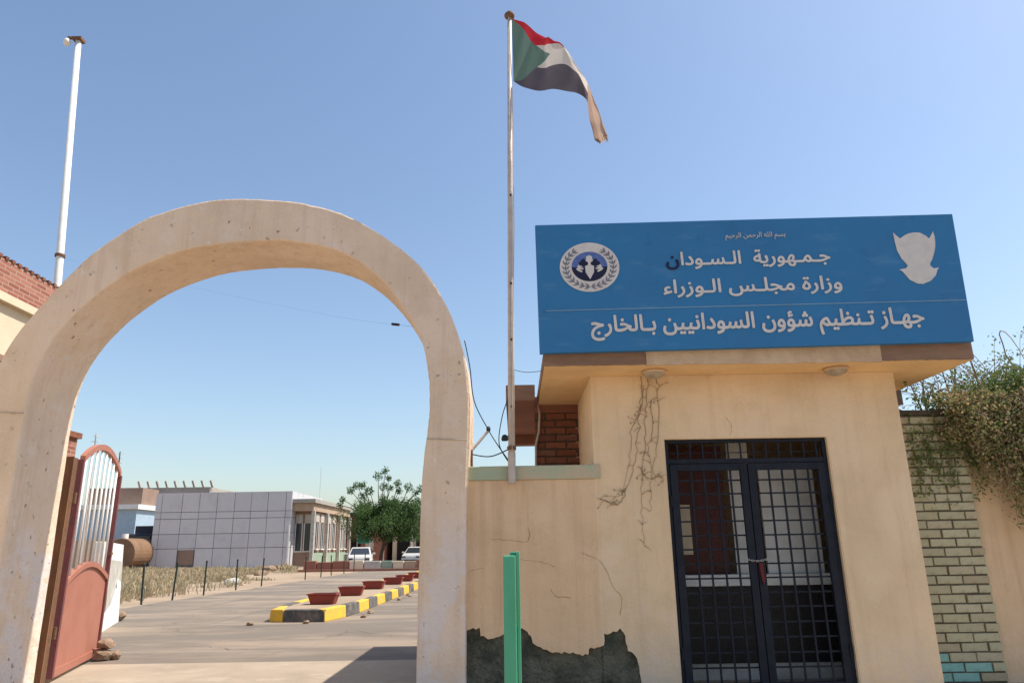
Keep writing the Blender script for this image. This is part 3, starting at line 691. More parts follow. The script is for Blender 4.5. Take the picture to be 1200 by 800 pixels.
# cables, bracket, small things by the pole
def cable(pts, r, label, mat='wire', per=6, cat='cable'): return tag(MB().tube(smoothline(pts, per), r, 6).build('cable', M[mat]), label, cat)
cable([(-.50, 7.26, 3.40), (-.445, 7.27, 3.12), (-.40, 7.28, 2.757), (-.259, 7.28, 2.461), (-.147, 7.2, 2.268), (-.045, 7.0, 2.10)], .006, 'black cable running down from the arch to the flagpole foot')
cable([(-.42, 7.1, 2.187), (-.228, 7.08, 2.160), (-.03, 6.97, 2.222)], .006, 'black cable slung level between arch pier and flagpole clamp')
cable([(.005, 6.98, 2.86), (-.06, 7.05, 2.70), (-.114, 7.1, 2.539), (-.143, 7.1, 2.284), (-.044, 6.99, 2.08)], .005, 'thin loop of cable hanging left of the flagpole')
br = thing('cable_bracket', 'bent steel arm on the coping holding a cable away from the arch', 'bracket', (-.425, 7.2, 2.055))
MB().tube([(-.42, 7.2, 2.05), (-.422, 7.22, 2.245)], .012, 8).build('upright', M['rust'], br); MB().tube([(-.422, 7.22, 2.24), (-.255, 7.28, 2.445)], .014, 8).build('arm', M['polegrey'], br); MB().lathe([(0, 0), (.02, 0), (.022, .03), (.012, .05), (0, .05)], (-.255, 7.28, 2.44), 8).build('insulator', M['wire'], br); box1('foot_plate', M['rust'], br, -.43, -.36, 7.15, 7.25, 2.056, 2.066)
cm = thing('dark_fitting', 'small black camera-like fitting clipped to the left of the flagpole', 'lamp', (-.07, 6.94, 2.3))  # camera-like dark blob beside the pole; gives no light
MB().lathe([(0, 0), (.03, 0), (.034, .02), (.026, .05), (.012, .06), (0, .06)], (-.085, 6.93, 2.29), 10).build('head', M['wire'], cm, True); MB().bar((-.085, 6.93, 2.32), (-.03, 6.935, 2.34), .012).build('clip', M['wire'], cm)
cable([(.29, 6.9, 2.97), (.13, 6.92, 2.965), (-.005, 6.93, 3.0)], .003, 'thin cable from the flagpole to the gatehouse roof edge')
oc = thing('overhead_cable', 'thin overhead cable with black splice seen through the arch opening', 'cable', (-1.0, 7.6, 3.5))
ocp = smoothline([(-.85, 7.60, 3.62), (-1.22, 7.85, 3.76), (-2.2, 8.5, 4.10), (-4.4, 9.8, 4.95), (-8.12, 12, 6.44)], 8)
MB().tube(ocp, [.0024 - .0018 * min(1, k / 12) for k in range(len(ocp))], 5).build('conductor', M['wire'], oc); MB().tube([ocp[9], ocp[10]], .016, 8).build('splice', M['wire'], oc)

# ------------------------------------------------------------------ green post in front of the wall
gp = thing('green_post', 'bright green painted steel post standing before the bare wall patch', 'post', (-.015, 2.7, 0))
box1('front_tube', M['greenpaint'], gp, -.044, .001, 2.66, 2.70, 0, 1.272, .004)
box1('rear_angle', M['greenpaint'], gp, .003, .015, 2.665, 2.74, 0, 1.285, .002)
box1('rear_angle', M['greenpaint'], gp, -.02, .0025, 2.725, 2.739, 0, 1.284, .002)

# ------------------------------------------------------------------ right side: painted brick pier, plain wall, creeper
bp_ = thing('brick_pier', 'pale yellow painted brick pier with turquoise lower courses beside gatehouse', 'pier', (4.25, 7.45, 0))
box1('mortar', M['mortarpale'], bp_, 3.84, 4.60, 7.366, 7.62, 0, 2.55)
brick_course_wall(bp_, 3.83, 4.615, 7.35, .02, 29, .0868, .262, lambda r, x: M['brickblue'] if (r < 2 and x < 4.45) or (r == 2 and x < 4.05) else M['brickcream'], .1)
pw = thing('plain_wall', 'plain tan plaster wall running right from the brick pier', 'wall', (8, 7.55, 0))
box1('wall_body', M['wall'], pw, 4.62, 14, 7.40, 7.62, 0, 2.50)
box1('coping', M['mortar'], pw, 4.618, 14, 7.37, 7.64, 2.502, 2.54)
box1('coping', M['mortar'], bp_, 3.82, 4.616, 7.34, 7.64, 2.551, 2.60)
cr = thing('bougainvillea', 'overgrown creeper with green top and dry brown leaves over the right wall', 'creeper', (5.3, 7.7, 0))
rg = random.Random(21)
stem = MB(); green = MB(); dry = MB()
for k in range(26):                                         # arching canes
    x0 = rg.uniform(4.5, 7.6); p = Vector((x0, rg.uniform(7.66, 8.0), rg.uniform(.0, .4))); pts = [p]
    d = Vector((rg.uniform(-.10, .06), 0, 1)); h = rg.uniform(2.5, 3.15)
    while pts[-1].z < h: pts.append(pts[-1] + d * .3 + Vector((rg.gauss(0, .05), rg.gauss(0, .03), 0)))
    d2 = Vector((rg.uniform(-.22, .05), rg.uniform(-.13, -.02), .12))
    for j in range(rg.randint(4, 8)):
        q = pts[-1] + d2; q.y = min(q.y, 7.30) if q.z < 2.65 else q.y
        pts.append(q); d2 = d2 + Vector((rg.gauss(0, .02), 0, -.055)); 
    stem.tube(pts, [.012 * (1 - .75 * j / len(pts)) for j in range(len(pts))], 5)
for k in range(150):                                         # thin sprays over the pier, against the sky
    p = Vector((rg.uniform(4.2, 6.4), rg.uniform(7.3, 7.9), rg.uniform(2.6, 3.0))); d = Vector((rg.uniform(-.16, .08), rg.uniform(-.08, .05), rg.uniform(.02, .16))); pts = [p]
    for j in range(rg.randint(3, 6)): pts.append(pts[-1] + d); d = d + Vector((rg.gauss(0, .03), rg.gauss(0, .02), rg.gauss(-.012, .02)))
    if max(q.z for q in pts) > 2.95 + max(0, min(.5, (pts[0].x - 4.3) * .6)): continue
    stem.tube(pts, [.005 * (1 - .7 * j / len(pts)) for j in range(len(pts))], 4)
    for q in pts:
        for _ in range(rg.randint(3, 7)): green.leaf(q + Vector((rg.gauss(0, .035), rg.gauss(0, .035), rg.gauss(0, .035))), rg.uniform(.025, .05), rg.uniform(.014, .026), rg)
def ell(mb, n, c, r, l, w, top=None):
    for _ in range(n):
        v = Vector((rg.gauss(0, 1), rg.gauss(0, 1), rg.gauss(0, 1))).normalized() * rg.random() ** .4
        p = Vector((c[0] + v.x * r[0], c[1] + v.y * r[1], c[2] + v.z * r[2]))
        if p.z < 2.56 and 7.32 < p.y < 7.66 and p.x < 14: p.y = 7.31 - rg.random() * .12
        if p.x < 3.9 and p.y > 6.9: continue
        mb.leaf(p, rg.uniform(*l), rg.uniform(*w), rg)
# green leafy crest
for c, r, n in (((4.95, 7.45, 2.74), (.38, .25, .16), 1000), ((5.35, 7.45, 2.86), (.40, .3, .22), 1900), ((5.9, 7.5, 2.95), (.5, .35, .28), 2200), ((6.6, 7.6, 2.95), (.6, .4, .28), 1500), ((4.5, 7.45, 2.70), (.32, .16, .12), 380), ((7.4, 7.6, 2.9), (.6, .4, .28), 900)): ell(green, int(n * 1.5), c, r, (.025, .05), (.014, .026))
# brown, dry curtain hanging down the face
for _ in range(560):
    x = rg.uniform(4.45, 6.6); z0 = rg.uniform(2.35, 2.78); ln = rg.uniform(.25, 1.25) * min(1, max(.35, (x - 4.2) * 1.1)); y = rg.uniform(7.10, 7.33)
    if x < 4.66: ln *= .5
    pts = [Vector((x, y, z0))]
    for j in range(8): pts.append(pts[-1] + Vector((rg.gauss(0, .02), rg.gauss(0, .008), -ln / 8)))
    stem.tube(pts, .0028, 4, False)
    for q in pts:
        for _k in range(rg.randint(4, 9)):
            (dry if rg.random() < .80 else green).leaf(q + Vector((rg.gauss(0, .05), rg.gauss(0, .035) - .03, rg.gauss(0, .04))), rg.uniform(.026, .052), rg.uniform(.016, .028), rg)
ell(dry, 3200, (5.4, 7.3, 2.62), (1.0, .24, .17), (.02, .045), (.012, .024))
# young green shoots creeping down the pier face
for _ in range(60):
    x = rg.uniform(4.02, 4.70); z = rg.uniform(2.1, 2.55); pts = [Vector((x, 7.335, z))]
    for j in range(rg.randint(3, 8)): pts.append(pts[-1] + Vector((rg.gauss(.008, .025), rg.gauss(0, .003), -rg.uniform(.03, .09))))
    stem.tube(pts, .0022, 4, False)
    for q in pts:
        for _k in range(rg.randint(1, 4)): green.leaf(q + Vector((rg.gauss(0, .025), -.012, rg.gauss(0, .025))), rg.uniform(.025, .05), rg.uniform(.016, .028), rg)
stem.build('cane', M['stem'], cr, fix=False); green.build('green_leaves', M['vinegreen'], cr, fix=False); dry.build('dry_leaves', M['vinedry'], cr, fix=False)

# ------------------------------------------------------------------ gate leaf, gate post, stones
gt = thing('gate_leaf', 'open iron gate leaf with white bars above a red sheet panel', 'gate', (-4.90, 8.15, 0))
H0, H1 = Vector((-4.90, 8.15, 0)), Vector((-5.45, 10.02, 0)); gdv = (H1 - H0); GL = gdv.length; gdu = gdv / GL; gn = Vector((gdu.y, -gdu.x, 0))
def gpnt(s, z, off=0): return H0 + gdu * s + gn * off + Vector((0, 0, z))
def gbar(sa, za, sb, zb, w, d, name, mt, par=gt):
    p, q = gpnt(sa, za), gpnt(sb, zb); t = (q - p).normalized(); a = t.cross(gn).normalized()
    c = lambda o: [o - a*w/2 - gn*d/2, o + a*w/2 - gn*d/2, o + a*w/2 + gn*d/2, o - a*w/2 + gn*d/2]
    return MB().hexa(c(p), c(q)).build(name, M[mt], par)
gtop = lambda s: 2.30 + .28 * math.sin(math.pi * s / GL) ** .8
gmid = lambda s: .98 + .20 * math.sin(math.pi * s / GL)
gbar(.03, .05, .03, 2.33, .06, .06, 'stile', 'gatestile'); gbar(GL - .03, .05, GL - .03, 2.33, .06, .06, 'stile', 'gatestile'); gbar(.06, .09, GL - .06, .09, .08, .05, 'bottom_rail', 'gatered')
def gcurve(fn, name, w, d):
    b = MB(); N = 20
    for k in range(N):
        s0, s1 = .06 + (GL - .12) * k / N, .06 + (GL - .12) * (k + 1) / N
        f = lambda s, dz, o: gpnt(s, fn(s) + dz, o)
        b.hexa([f(s0, -w/2, -d/2), f(s1, -w/2, -d/2), f(s1, -w/2, d/2), f(s0, -w/2, d/2)], [f(s0, w/2, -d/2), f(s1, w/2, -d/2), f(s1, w/2, d/2), f(s0, w/2, d/2)])
    return b.build(name, M['gatered'], gt)
gcurve(gtop, 'top_rail', .07, .055); gcurve(gmid, 'arched_rail', .06, .06)
b = MB(); N = 20
pa = [gpnt(.06, .13, -.006)] + [gpnt(GL - .06, .13, -.006)] + [gpnt(.06 + (GL - .12) * k / N, gmid(.06 + (GL - .12) * k / N) - .03, -.006) for k in range(N, -1, -1)]
b.face(pa); b.face([p + gn * .012 for p in pa]); b.build('sheet_panel', M['gatered'], gt)
for k in range(8):
    s = .06 + (GL - .12) * (k + .7) / 8.4; MB().tube([gpnt(s, gmid(s) + .03), gpnt(s, gtop(s) - .03)], .0135, 10).build('bar', M['gatewhite'], gt, True)
for z in (.5, 1.9): MB().tube([gpnt(-.025, z - .06), gpnt(-.025, z + .06)], .02, 8).build('hinge', M['rust'], gt)
MB().bar(gpnt(GL - .12, 1.30, .03), gpnt(GL - .02, 1.30, .03), .03).build('bolt', M['rust'], gt)
gpost = thing('gate_post', 'worn brown steel gate post behind the left arch pier', 'post', (-4.82, 7.9, 0))
box1('flange', M['postbrown'], gpost, -4.90, -4.78, 7.82, 7.835, 0, 2.32); box1('web', M['postbrown'], gpost, -4.90, -4.885, 7.836, 7.96, 0, 2.318); box1('tube', M['rust'], gpost, -4.835, -4.78, 7.837, 7.90, 0, 2.31)
def stone(c, r, lab, seed, group=None):
    q = bmesh.new(); bmesh.ops.create_icosphere(q, subdivisions=2, radius=1); g = random.Random(seed)
    a = [Vector((g.gauss(0, 1), g.gauss(0, 1), g.gauss(0, 1))).normalized() for _ in range(7)]; h = [g.uniform(.6, .9) for _ in a]
    for v in q.verts:
        for n, k in zip(a, h):
            d = v.co.dot(n)
            if d > k: v.co -= n * (d - k)
        v.co = Vector((v.co.x * r[0], v.co.y * r[1], max(v.co.z, -.75) * r[2])); v.co += Vector((g.uniform(-.01, .01),) * 3)
    me = bpy.data.meshes.new('stone'); q.to_mesh(me); q.free()
    o = mesh_obj('stone', me, M['stone']); o.location = (c[0], c[1], c[2] + r[2] * .75); tag(o, lab, 'stone', group); return o
stone((-5.28, 9.80, .004), (.16, .12, .09), 'flat brown stone wedging the open gate leaf', 1); stone((-5.24, 9.82, .135), (.13, .10, .07), 'brown stone lying on top of the wedge stone', 2); stone((-5.12, 9.86, .004), (.09, .08, .06), 'small stone on the ground beside the gate wedge', 3)

# ------------------------------------------------------------------ left: house with brick parapet, brick pier, lamp pole, white slab
hs = thing('side_house', 'cream house wall with red brick parapet behind the left pier', 'house', (-8, 7, 0))
box1('wall', M['bldcream'], hs, -12, -6.30, 3.5, 9.72, 0, 4.40)
pq = [(3.4, 4.402), (9.78, 4.402), (9.78, 4.79)]
b = MB(); b.box(-12, -6.262, 3.4, 9.78, 4.402, 4.82)
b.build('parapet', M['smallbrick'], hs)
y = 3.42
while y < 9.75:
    box1('cap_brick', M['brickred'], hs, -6.50, -6.245, y, y + .06, 4.8205, 4.86); y += .12
box1('ledge', M['bldcream'], hs, -6.32, -6.22, 3.4, 9.76, 4.30, 4.40)
wd = box1('window', M['glass'], hs, -6.32, -6.285, 7.3, 8.45, 2.5, 3.58); box1('frame', M['brownfas'], wd, -6.30, -6.25, 7.22, 8.53, 3.582, 3.66); box1('sill', M['brownfas'], wd, -6.30, -6.22, 7.22, 8.53, 2.42, 2.498)
bq = thing('brick_gate_pier', 'red brick pier with stepped top behind the open gate leaf', 'pier', (-6.5, 10.2, 0))
box1('shaft', M['smallbrick'], bq, -6.75, -6.30, 10.0, 10.32, 0, 2.9); box1('cap', M['brickred'], bq, -6.8, -6.26, 9.96, 10.36, 2.901, 2.98)
tag(box1('white_wall', M['white'], None, -9.2, -6.42, 10.36, 10.5, 0, 1.9), 'white wall behind the gate running from the brick pier', 'wall')
lp = thing('lamp_pole', 'tall leaning white pole with small rusty lamp head', 'lamp pole', (-7.65, 12, 0))
pA, pB = Vector((-7.64, 12, 0)), Vector((-8.512, 12, 11.08))
MB().tube([pA, pA.lerp(pB, .5), pB], [.075, .065, .052], 14).build('pole', M['white'], lp, True)
pr_ = pA.lerp(pB, .583); MB().tube([pr_, pr_ + Vector((0, 0, .05))], .085, 14).build('band', M['rust'], lp)
MB().box(-8.60, -8.42, 11.92, 12.08, 11.07, 11.13).build('cap_plate', M['rust'], lp); MB().bar((-8.52, 12, 11.13), (-8.70, 11.95, 11.12), .045).build('arm', M['rust'], lp)
MB().lathe([(0, -.08), (.05, -.07), (.07, -.02), (.065, .02), (.03, .06), (0, .07)], (-8.70, 11.95, 11.03), 14).build('lamp_head', M['white'], lp, True)
ws = thing('white_slab', 'white painted leaning slab standing beyond the open gate', 'slab', (-7.3, 13.8, 0))
MB().hexa([(-6.88, 12.55, 0), (-7.86, 15.1, 0), (-8.0, 15.05, 0), (-7.02, 12.5, 0)], [(-6.93, 12.55, 1.50), (-7.95, 15.1, 1.47), (-8.09, 15.05, 1.47), (-7.07, 12.5, 1.50)]).build('board', M['white'], ws, bevel=.01)
MB().face([(-7.02, 12.95, 1.2), (-7.60, 14.45, 1.15), (-7.64, 14.6, .75), (-7.42, 14.05, .85), (-7.2, 13.5, .45), (-7.0, 12.98, .35)]).build('torn_sheet', M['offwhite'], ws)
stone((-7.95, 15.3, .0), (.12, .12, .12), 'dark lump of rubble at the end of the white slab', 8)

# ------------------------------------------------------------------ traffic island and planters
ti = thing('traffic_island', 'long raised island with yellow and black painted kerb blocks', 'traffic island', (-4.0, 20, 0))
right = [(-3.60, 14.38), (-3.42, 15.4)] + [(-3.36 + .01 * k, 16.4 + k) for k in range(0, 40)]
left = [(-4.72, 14.58), (-4.86, 15.6)] + [(-4.9, 16.6 + k) for k in range(0, 40)]
def kerb(p, q, k, d=.18):
    p, q = Vector((p[0], p[1], 0)), Vector((q[0], q[1], 0)); t = (q - p).normalized(); n = Vector((-t.y, t.x, 0)); p2, q2 = p + t * .012, q - t * .012
    h = .225 + rnd.uniform(-.008, .008)
    MB().hexa([p2, q2, q2 + n * d, p2 + n * d], [p2 + n * .02 + Vector((0, 0, h)), q2 + n * .02 + Vector((0, 0, h)), q2 + n * d + Vector((0, 0, h)), p2 + n * d + Vector((0, 0, h))]).build('kerb_block', M['kerby'] if k % 2 == 0 else M['kerbk'], ti, bevel=.018)
kerb(left[0], (-4.42, 14.44), 0); kerb((-4.42, 14.44), right[0], 1)
for k in range(len(right) - 1): kerb(right[k], right[k + 1], k)
for k in range(len(left) - 1): kerb(left[k + 1], left[k], k)
b = MB()
for k in range(len(right) - 1): b.face([(left[k][0] + .15, left[k][1] + .12, .205), (right[k][0] - .15, right[k][1] + .12, .205), (right[k+1][0] - .15, right[k+1][1] + .12, .205), (left[k+1][0] + .15, left[k+1][1] + .12, .205)])
b.build('sand_fill', M['sand'], ti)
P0 = thing('planter', 'red trough planter', 'planter', (0, 0, 0), 'red planters along the traffic island', local=True)
b = MB(); wt, wb, dt, db, hh = .37, .30, .20, .15, .23
b.hexa([(-wb, -db, 0), (wb, -db, 0), (wb, db, 0), (-wb, db, 0)], [(-wt, -dt, hh), (wt, -dt, hh), (wt, dt, hh), (-wt, dt, hh)]); b.build('trough', M['planter'], P0, bevel=.01)
b = MB(); b.box(-wt - .02, wt + .02, -dt - .02, -dt + .03, hh + .002, hh + .035); b.box(-wt - .02, wt + .02, dt - .03, dt + .02, hh + .002, hh + .035); b.box(-wt - .02, -wt + .03, -dt + .03, dt - .03, hh + .002, hh + .035); b.box(wt - .03, wt + .02, -dt + .03, dt - .03, hh + .002, hh + .035)
b.build('rim', M['planter'], P0); MB().box(-wt + .03, wt - .03, -dt + .03, dt - .03, hh + .003, hh + .015).build('soil', M['soil'], P0)
words = ['first', 'second', 'third', 'fourth', 'fifth', 'sixth', 'seventh']
for k, (x, y) in enumerate([(-4.08, 16.1), (-4.10, 18.9), (-4.09, 21.8), (-3.95, 24.4), (-3.9, 26.6), (-3.85, 29.2), (-3.8, 32.2)]):
    o = P0 if k == 0 else copy_tree(P0); o.location = (x, y, .206); o.rotation_euler.z = rnd.uniform(-.06, .06); o.scale = (.80, .85, .82)
    o['label'] = 'dark red trough planter, %s from the striped nose of the traffic island' % words[k]

rg = random.Random(41)
for k in range(9):
    if k < 7: x, y = -3.2 + abs(rg.gauss(0, .22)), rg.uniform(14.6, 24)
    else: x, y = rg.uniform(-4.9, -3.7), 14.2 - abs(rg.gauss(0, .2))
    q = rg.uniform(.025, .06); stone((x, y, .003), (q * 1.3, q, q * .7), 'small loose stone lying against the striped island kerb', 60 + k, 'loose stones along the island kerb')

# ------------------------------------------------------------------ bollard posts and the dry verge
PB = thing('fence_post', '', 'post', (0, 0, 0), 'thin dark posts along the road verge', local=True)
PB['label'] = 'thin dark green post along the left road verge'
MB().tube([(0, 0, -.1), (0, 0, 1.02)], .028, 8).build('shaft', M['postdark'], PB); MB().lathe([(0, 1.05), (.02, 1.045), (.034, 1.02), (.034, 1.0)], (0, 0, 0), 8).build('cap', M['postdark'], PB)
for k, y in enumerate([18.0, 19.96, 21.5, 23.74, 26.6, 29.2, 34.9, 37.7, 40.2, 42.8, 46, 49, 52]):
    o = PB if k == 0 else copy_tree(PB); o.location = (-9.82 + rnd.uniform(-.08, .08), y, 0); o.rotation_euler = (rnd.uniform(-.03, .03), rnd.uniform(-.04, .04), 0)
rg = random.Random(5); b = MB()
clumps = [(rg.uniform(20, 60), rg.random(), rg.uniform(.5, 2.2), rg.uniform(.2, .85)) for _ in range(60)]
for cy, cu, cs, ch0 in clumps:
    cx = -11.2 - (cy - 20) * .12 - cu * (2.6 + (cy - 20) * .36)
    for _ in range(int(12 * cs)):
        x, y = cx + rg.gauss(0, cs * .6), cy + rg.gauss(0, cs * .6)
        if x > -10.6: continue
        hh_ = ch0 * rg.uniform(.4, 1.0)
        for _k in range(rg.randint(14, 30)):
            h = hh_ * rg.uniform(.3, 1.0) * .75; a = rg.uniform(0, 6.28); ln = rg.uniform(.1, .55) * hh_; px, py = x + rg.gauss(0, .2), y + rg.gauss(0, .2); wd_ = rg.uniform(.008, .022) * (1 + (y - 20) * .02)
            mx_, my_ = px + math.cos(a) * ln * .35, py + math.sin(a) * ln * .35
            b.face([(px - wd_, py, -.01), (px + wd_, py, -.01), (mx_ + wd_ * .7, my_, h * .7), (px + math.cos(a) * ln, py + math.sin(a) * ln, h), (mx_ - wd_ * .7, my_, h * .7)])
tag(b.build('dry_grass', M['drygrass'], fix=False), 'dry yellow grass covering the verge before the grey building', 'grass', kind='stuff')
m_ = MB(); rg = random.Random(6)                              # low earth rise the grass grows on
for k, (x, y, s, lab) in enumerate([(-15.2, 27.0, .55, 'pale lump of rubbish in the dry grass by the posts'), (-11.6, 31.0, .40, 'low stone heap beside the last near post'), (-14.2, 42.0, .42, 'brown earth heap before the grey panel building'), (-16.5, 50.0, .6, 'wide earth heap near the right corner of the grey building')]):
    o = stone((x, y, -.05), (s, s * .8, s * .45), lab, 30 + k)
    if k in (0, 1): o.data.materials[0] = M['offwhite']

# ------------------------------------------------------------------ grey panel building
gb = thing('panel_building', 'grey box building clad in large square metal panels', 'building', (-24.6, 66, 0))
box1('core', M['joint'], gb, -30.35, -18.90, 62.05, 72, 0, 6.17)
xs = [-30.38, -29.84, -28.13, -26.67, -25.17, -23.69, -22.28, -20.87, -19.35, -18.88]; zs = [0, 1.60, 2.77, 4.0, 4.56, 6.18]
for i in range(len(xs) - 1):
    for j in range(len(zs) - 1):
        if i == 2 and j == 0:
            box1('panel', M['panelgrey'], gb, xs[i] + .02, xs[i+1] - .02, 62.0, 62.045, 1.48, zs[j+1] - .02); continue
        dy = rnd.uniform(-.012, .012); box1('panel', M['panelgrey'], gb, xs[i] + .02, xs[i+1] - .02, 62.0 + dy, 62.045, zs[j] + .02, zs[j+1] - .02)
for j in range(5):
    for k in range(6): box1('panel', M['panelgrey'], gb, -18.895, -18.86, 62.06 + k * 1.65 + .02, 62.06 + (k + 1) * 1.65 - .02, zs[j] + .02, zs[j+1] - .02)
box1('service_opening', M['bldbrown'], gb, xs[2] + .1, xs[3] - .1, 62.035, 62.05, .3, 1.46)
box1('corner_trim', M['white'], gb, -18.98, -18.85, 61.9, 61.99, 0, 3.4)

# office wing behind, with roof overhang and tall windows
ob = thing('office_wing', 'tan office wing with overhanging roof and tall white framed windows', 'building', (-18, 70, 0))
box1('wall', M['bldbrown'], ob, -24, -17.35, 63.4, 76, 0, 5.0)
box1('roof', M['roofgrey'], ob, -24.5, -16.9, 62.2, 77, 5.2, 5.52); box1('fascia', M['bldtan'], ob, -24, -17.1, 62.5, 76.5, 4.55, 5.19)
for x, y in ((-17.1, 62.6), (-17.1, 67.2), (-17.1, 72), (-17.1, 76.4)): box1('column', M['offwhite'], ob, x - .14, x + .14, y - .14, y + .14, 0, 4.54)
for y in (64.2, 65.9, 68.3, 70.2, 73.1, 74.7):
    wq = box1('window', M['glass'], ob, -17.36, -17.33, y, y + 1.0, 1.5, 3.6); box1('frame', M['white'], wq, -17.35, -17.30, y + .46, y + .54, 1.5, 3.6); box1('frame', M['white'], wq, -17.35, -17.30, y - .08, y, 1.42, 3.68); box1('frame', M['white'], wq, -17.35, -17.30, y + 1.0, y + 1.08, 1.42, 3.68)
    box1('sill', M['white'], wq, -17.35, -17.15, y - .1, y + 1.1, 1.34, 1.42); box1('head_panel', M['offwhite'], wq, -17.35, -17.29, y - .05, y + 1.05, 3.69, 4.4)
for x in (-18.75, -18.0):
    wq = box1('window', M['glass'], ob, x, x + .5, 63.37, 63.41, 1.3, 3.5); box1('frame', M['white'], wq, x - .06, x, 63.34, 63.39, 1.25, 3.55); box1('frame', M['white'], wq, x + .5, x + .56, 63.34, 63.39, 1.25, 3.55); box1('sill', M['white'], wq, x - .08, x + .58, 63.25, 63.39, 1.18, 1.25); box1('head_panel', M['offwhite'], wq, x - .04, x + .54, 63.35, 63.39, 3.56, 4.3)
box1('base_band', M['palegreen'], ob, -17.34, -17.28, 63.5, 75.9, .05, 1.1); box1('mast', M['polegrey'], ob, -17.61, -17.59, 66, 66.02, 5.52, 8.6)

# ------------------------------------------------------------------ further buildings on the right of the yard
rs = thing('red_shed', 'low reddish shed with dark roof beyond the office wing', 'shed', (-15, 84, 0))
box1('wall', M['bldred'], rs, -20, -14.2, 80, 90, 0, 4.2); box1('roof', M['dark'], rs, -20.5, -13.7, 79.2, 91, 4.9, 5.15); box1('upper_wall', M['bldbrown'], rs, -20, -14.4, 80.2, 90, 4.2, 4.9)
box1('door', M['dark'], rs, -17.6, -16.6, 79.95, 80.0, 0, 2.4); box1('window', M['offwhite'], rs, -16.1, -15.2, 79.95, 80.0, 1.2, 2.6)
box1('window', M['glass'], rs, -19.4, -18.4, 79.95, 80.0, 1.2, 2.6)
bn = thing('banner', 'green cloth banner hung beside the tree', 'banner', (-13.6, 68, 0)); box1('cloth', M['banner'], bn, -14.4, -13.35, 68, 68.02, 1.85, 4.4)
for x in (-14.45, -13.30): MB().tube([(x, 68.01, 0), (x, 68.01, 4.5)], .04, 8).build('pole', M['polegrey'], bn)
wk = thing('white_annex', 'white and dark shopfront row behind the tree', 'building', (-9, 82, 0))
box1('wall', M['bldcream'], wk, -13.5, 2, 82, 92, 0, 4.6); box1('roof', M['roofgrey'], wk, -13.8, 2.4, 81, 93, 4.62, 4.9)
for x in (-13.0, -10.9, -8.8, -6.7, -4.6): box1('shutter', M['dark'], wk, x, x + 1.4, 81.94, 82.0, 0, 2.8)
for x in (-11.3, -9.2, -7.1): box1('pillar', M['white'], wk, x - .12, x + .12, 81.5, 81.75, 0, 4.61)
def car(loc, rz, lab):
    t = thing('parked_car', lab, 'car', (0, 0, 0), 'white cars parked in the yard', local=True)
    sec = [(-2.1, .35, .72), (-2.05, .3, .86), (-1.4, .28, .93), (1.2, .28, .98), (1.95, .3, .82), (2.15, .36, .62)]      # bonnet to boot, lower body
    b = MB(); idx = []
    for y, z0, z1 in sec:
        idx.append(len(b.v)); wv_ = .84 if abs(y) < 2 else .74
        b.v += [(-wv_ * .94, y, z0), (wv_ * .94, y, z0), (wv_, y, (z0 + z1) / 2), (wv_ * .93, y, z1), (-wv_ * .93, y, z1), (-wv_, y, (z0 + z1) / 2)]
    for a, c in zip(idx, idx[1:]):
        for j in range(6): b.f.append((a + j, a + (j + 1) % 6, c + (j + 1) % 6, c + j))
    b.f += [tuple(idx[0] + j for j in range(6)), tuple(idx[-1] + j for j in range(6))]
    bd = b.build('body', M['carwhite'], t, bevel=.04); 
    cb = MB().hexa([(-.78, -1.35, .93), (.78, -1.35, .93), (.78, 1.75, .93), (-.78, 1.75, .93)], [(-.60, -.45, 1.46), (.60, -.45, 1.46), (.60, 1.1, 1.46), (-.60, 1.1, 1.46)]).build('cabin', M['carwhite'], t, bevel=.05)
    for s, y0, y1, z in ((-1, -1.24, -.56, 0), (1, 1.62, 1.16, 0)):
        MB().face([(-.66, y0 + s * .03, 1.0), (.66, y0 + s * .03, 1.0), (.54, y1 + s * .04, 1.40), (-.54, y1 + s * .04, 1.40)]).build('windscreen', M['glass'], cb)
    for s in (-1, 1):
        for ya, yb, yc, yd in ((-.95, .28, .25, -.42), (.36, 1.35, .95, .33)): MB().face([(s * .765, ya, 1.0), (s * .765, yb, 1.0), (s * .645, yc, 1.38), (s * .645, yd, 1.38)]).build('side_window', M['glass'], cb)
        MB().box(s * .92 - .09, s * .92 + .09, -.98, -.86, .98, 1.1).build('mirror', M['carwhite'], t, bevel=.02)
        for y in (-1.3, 1.3):
            w_ = MB().tube([(s * .66, y, .31), (s * .85, y, .31)], .31, 20).build('wheel', M['tyre'], t); MB().tube([(s * .845, y, .31), (s * .858, y, .31)], .19, 16).build('rim', M['chrome'], w_)
        MB().box(s * .55 - .14, s * .55 + .14, -2.12, -2.06, .64, .76).build('headlight', M['glass'], t)
    MB().box(-.7, .7, -2.15, -2.08, .36, .5).build('bumper', M['tyre'], t)
    t.location = loc; t.rotation_euler.z = rz; return t
car((-10.75, 52, 0), .15, 'white parked car beside the low block wall left of the tree')
car((-7.9, 60, 0), -.1, 'white parked car under the right side of the tree')
lwb = thing('block_wall', 'low tan block wall in front of the parked cars', 'low wall', (-9, 47.5, 0))
x = -13.4
k = 0
while x < -4.6:
    w_ = rnd.uniform(.7, 1.1); h = .62 + rnd.uniform(-.05, .08); box1('block', M[('bldcream', 'bldtan', 'bldred', 'bldcream', 'offwhite', 'palegreen')[k % 6] if x > -12.4 else 'bldred'], lwb, x, x + w_ - .05, 47.4 + rnd.uniform(-.04, .04), 47.75, 0, h, .02); x += w_; k += 1
box1('footing', M['bldred'], lwb, -13.6, -4.4, 46.9, 47.35, 0, .14)

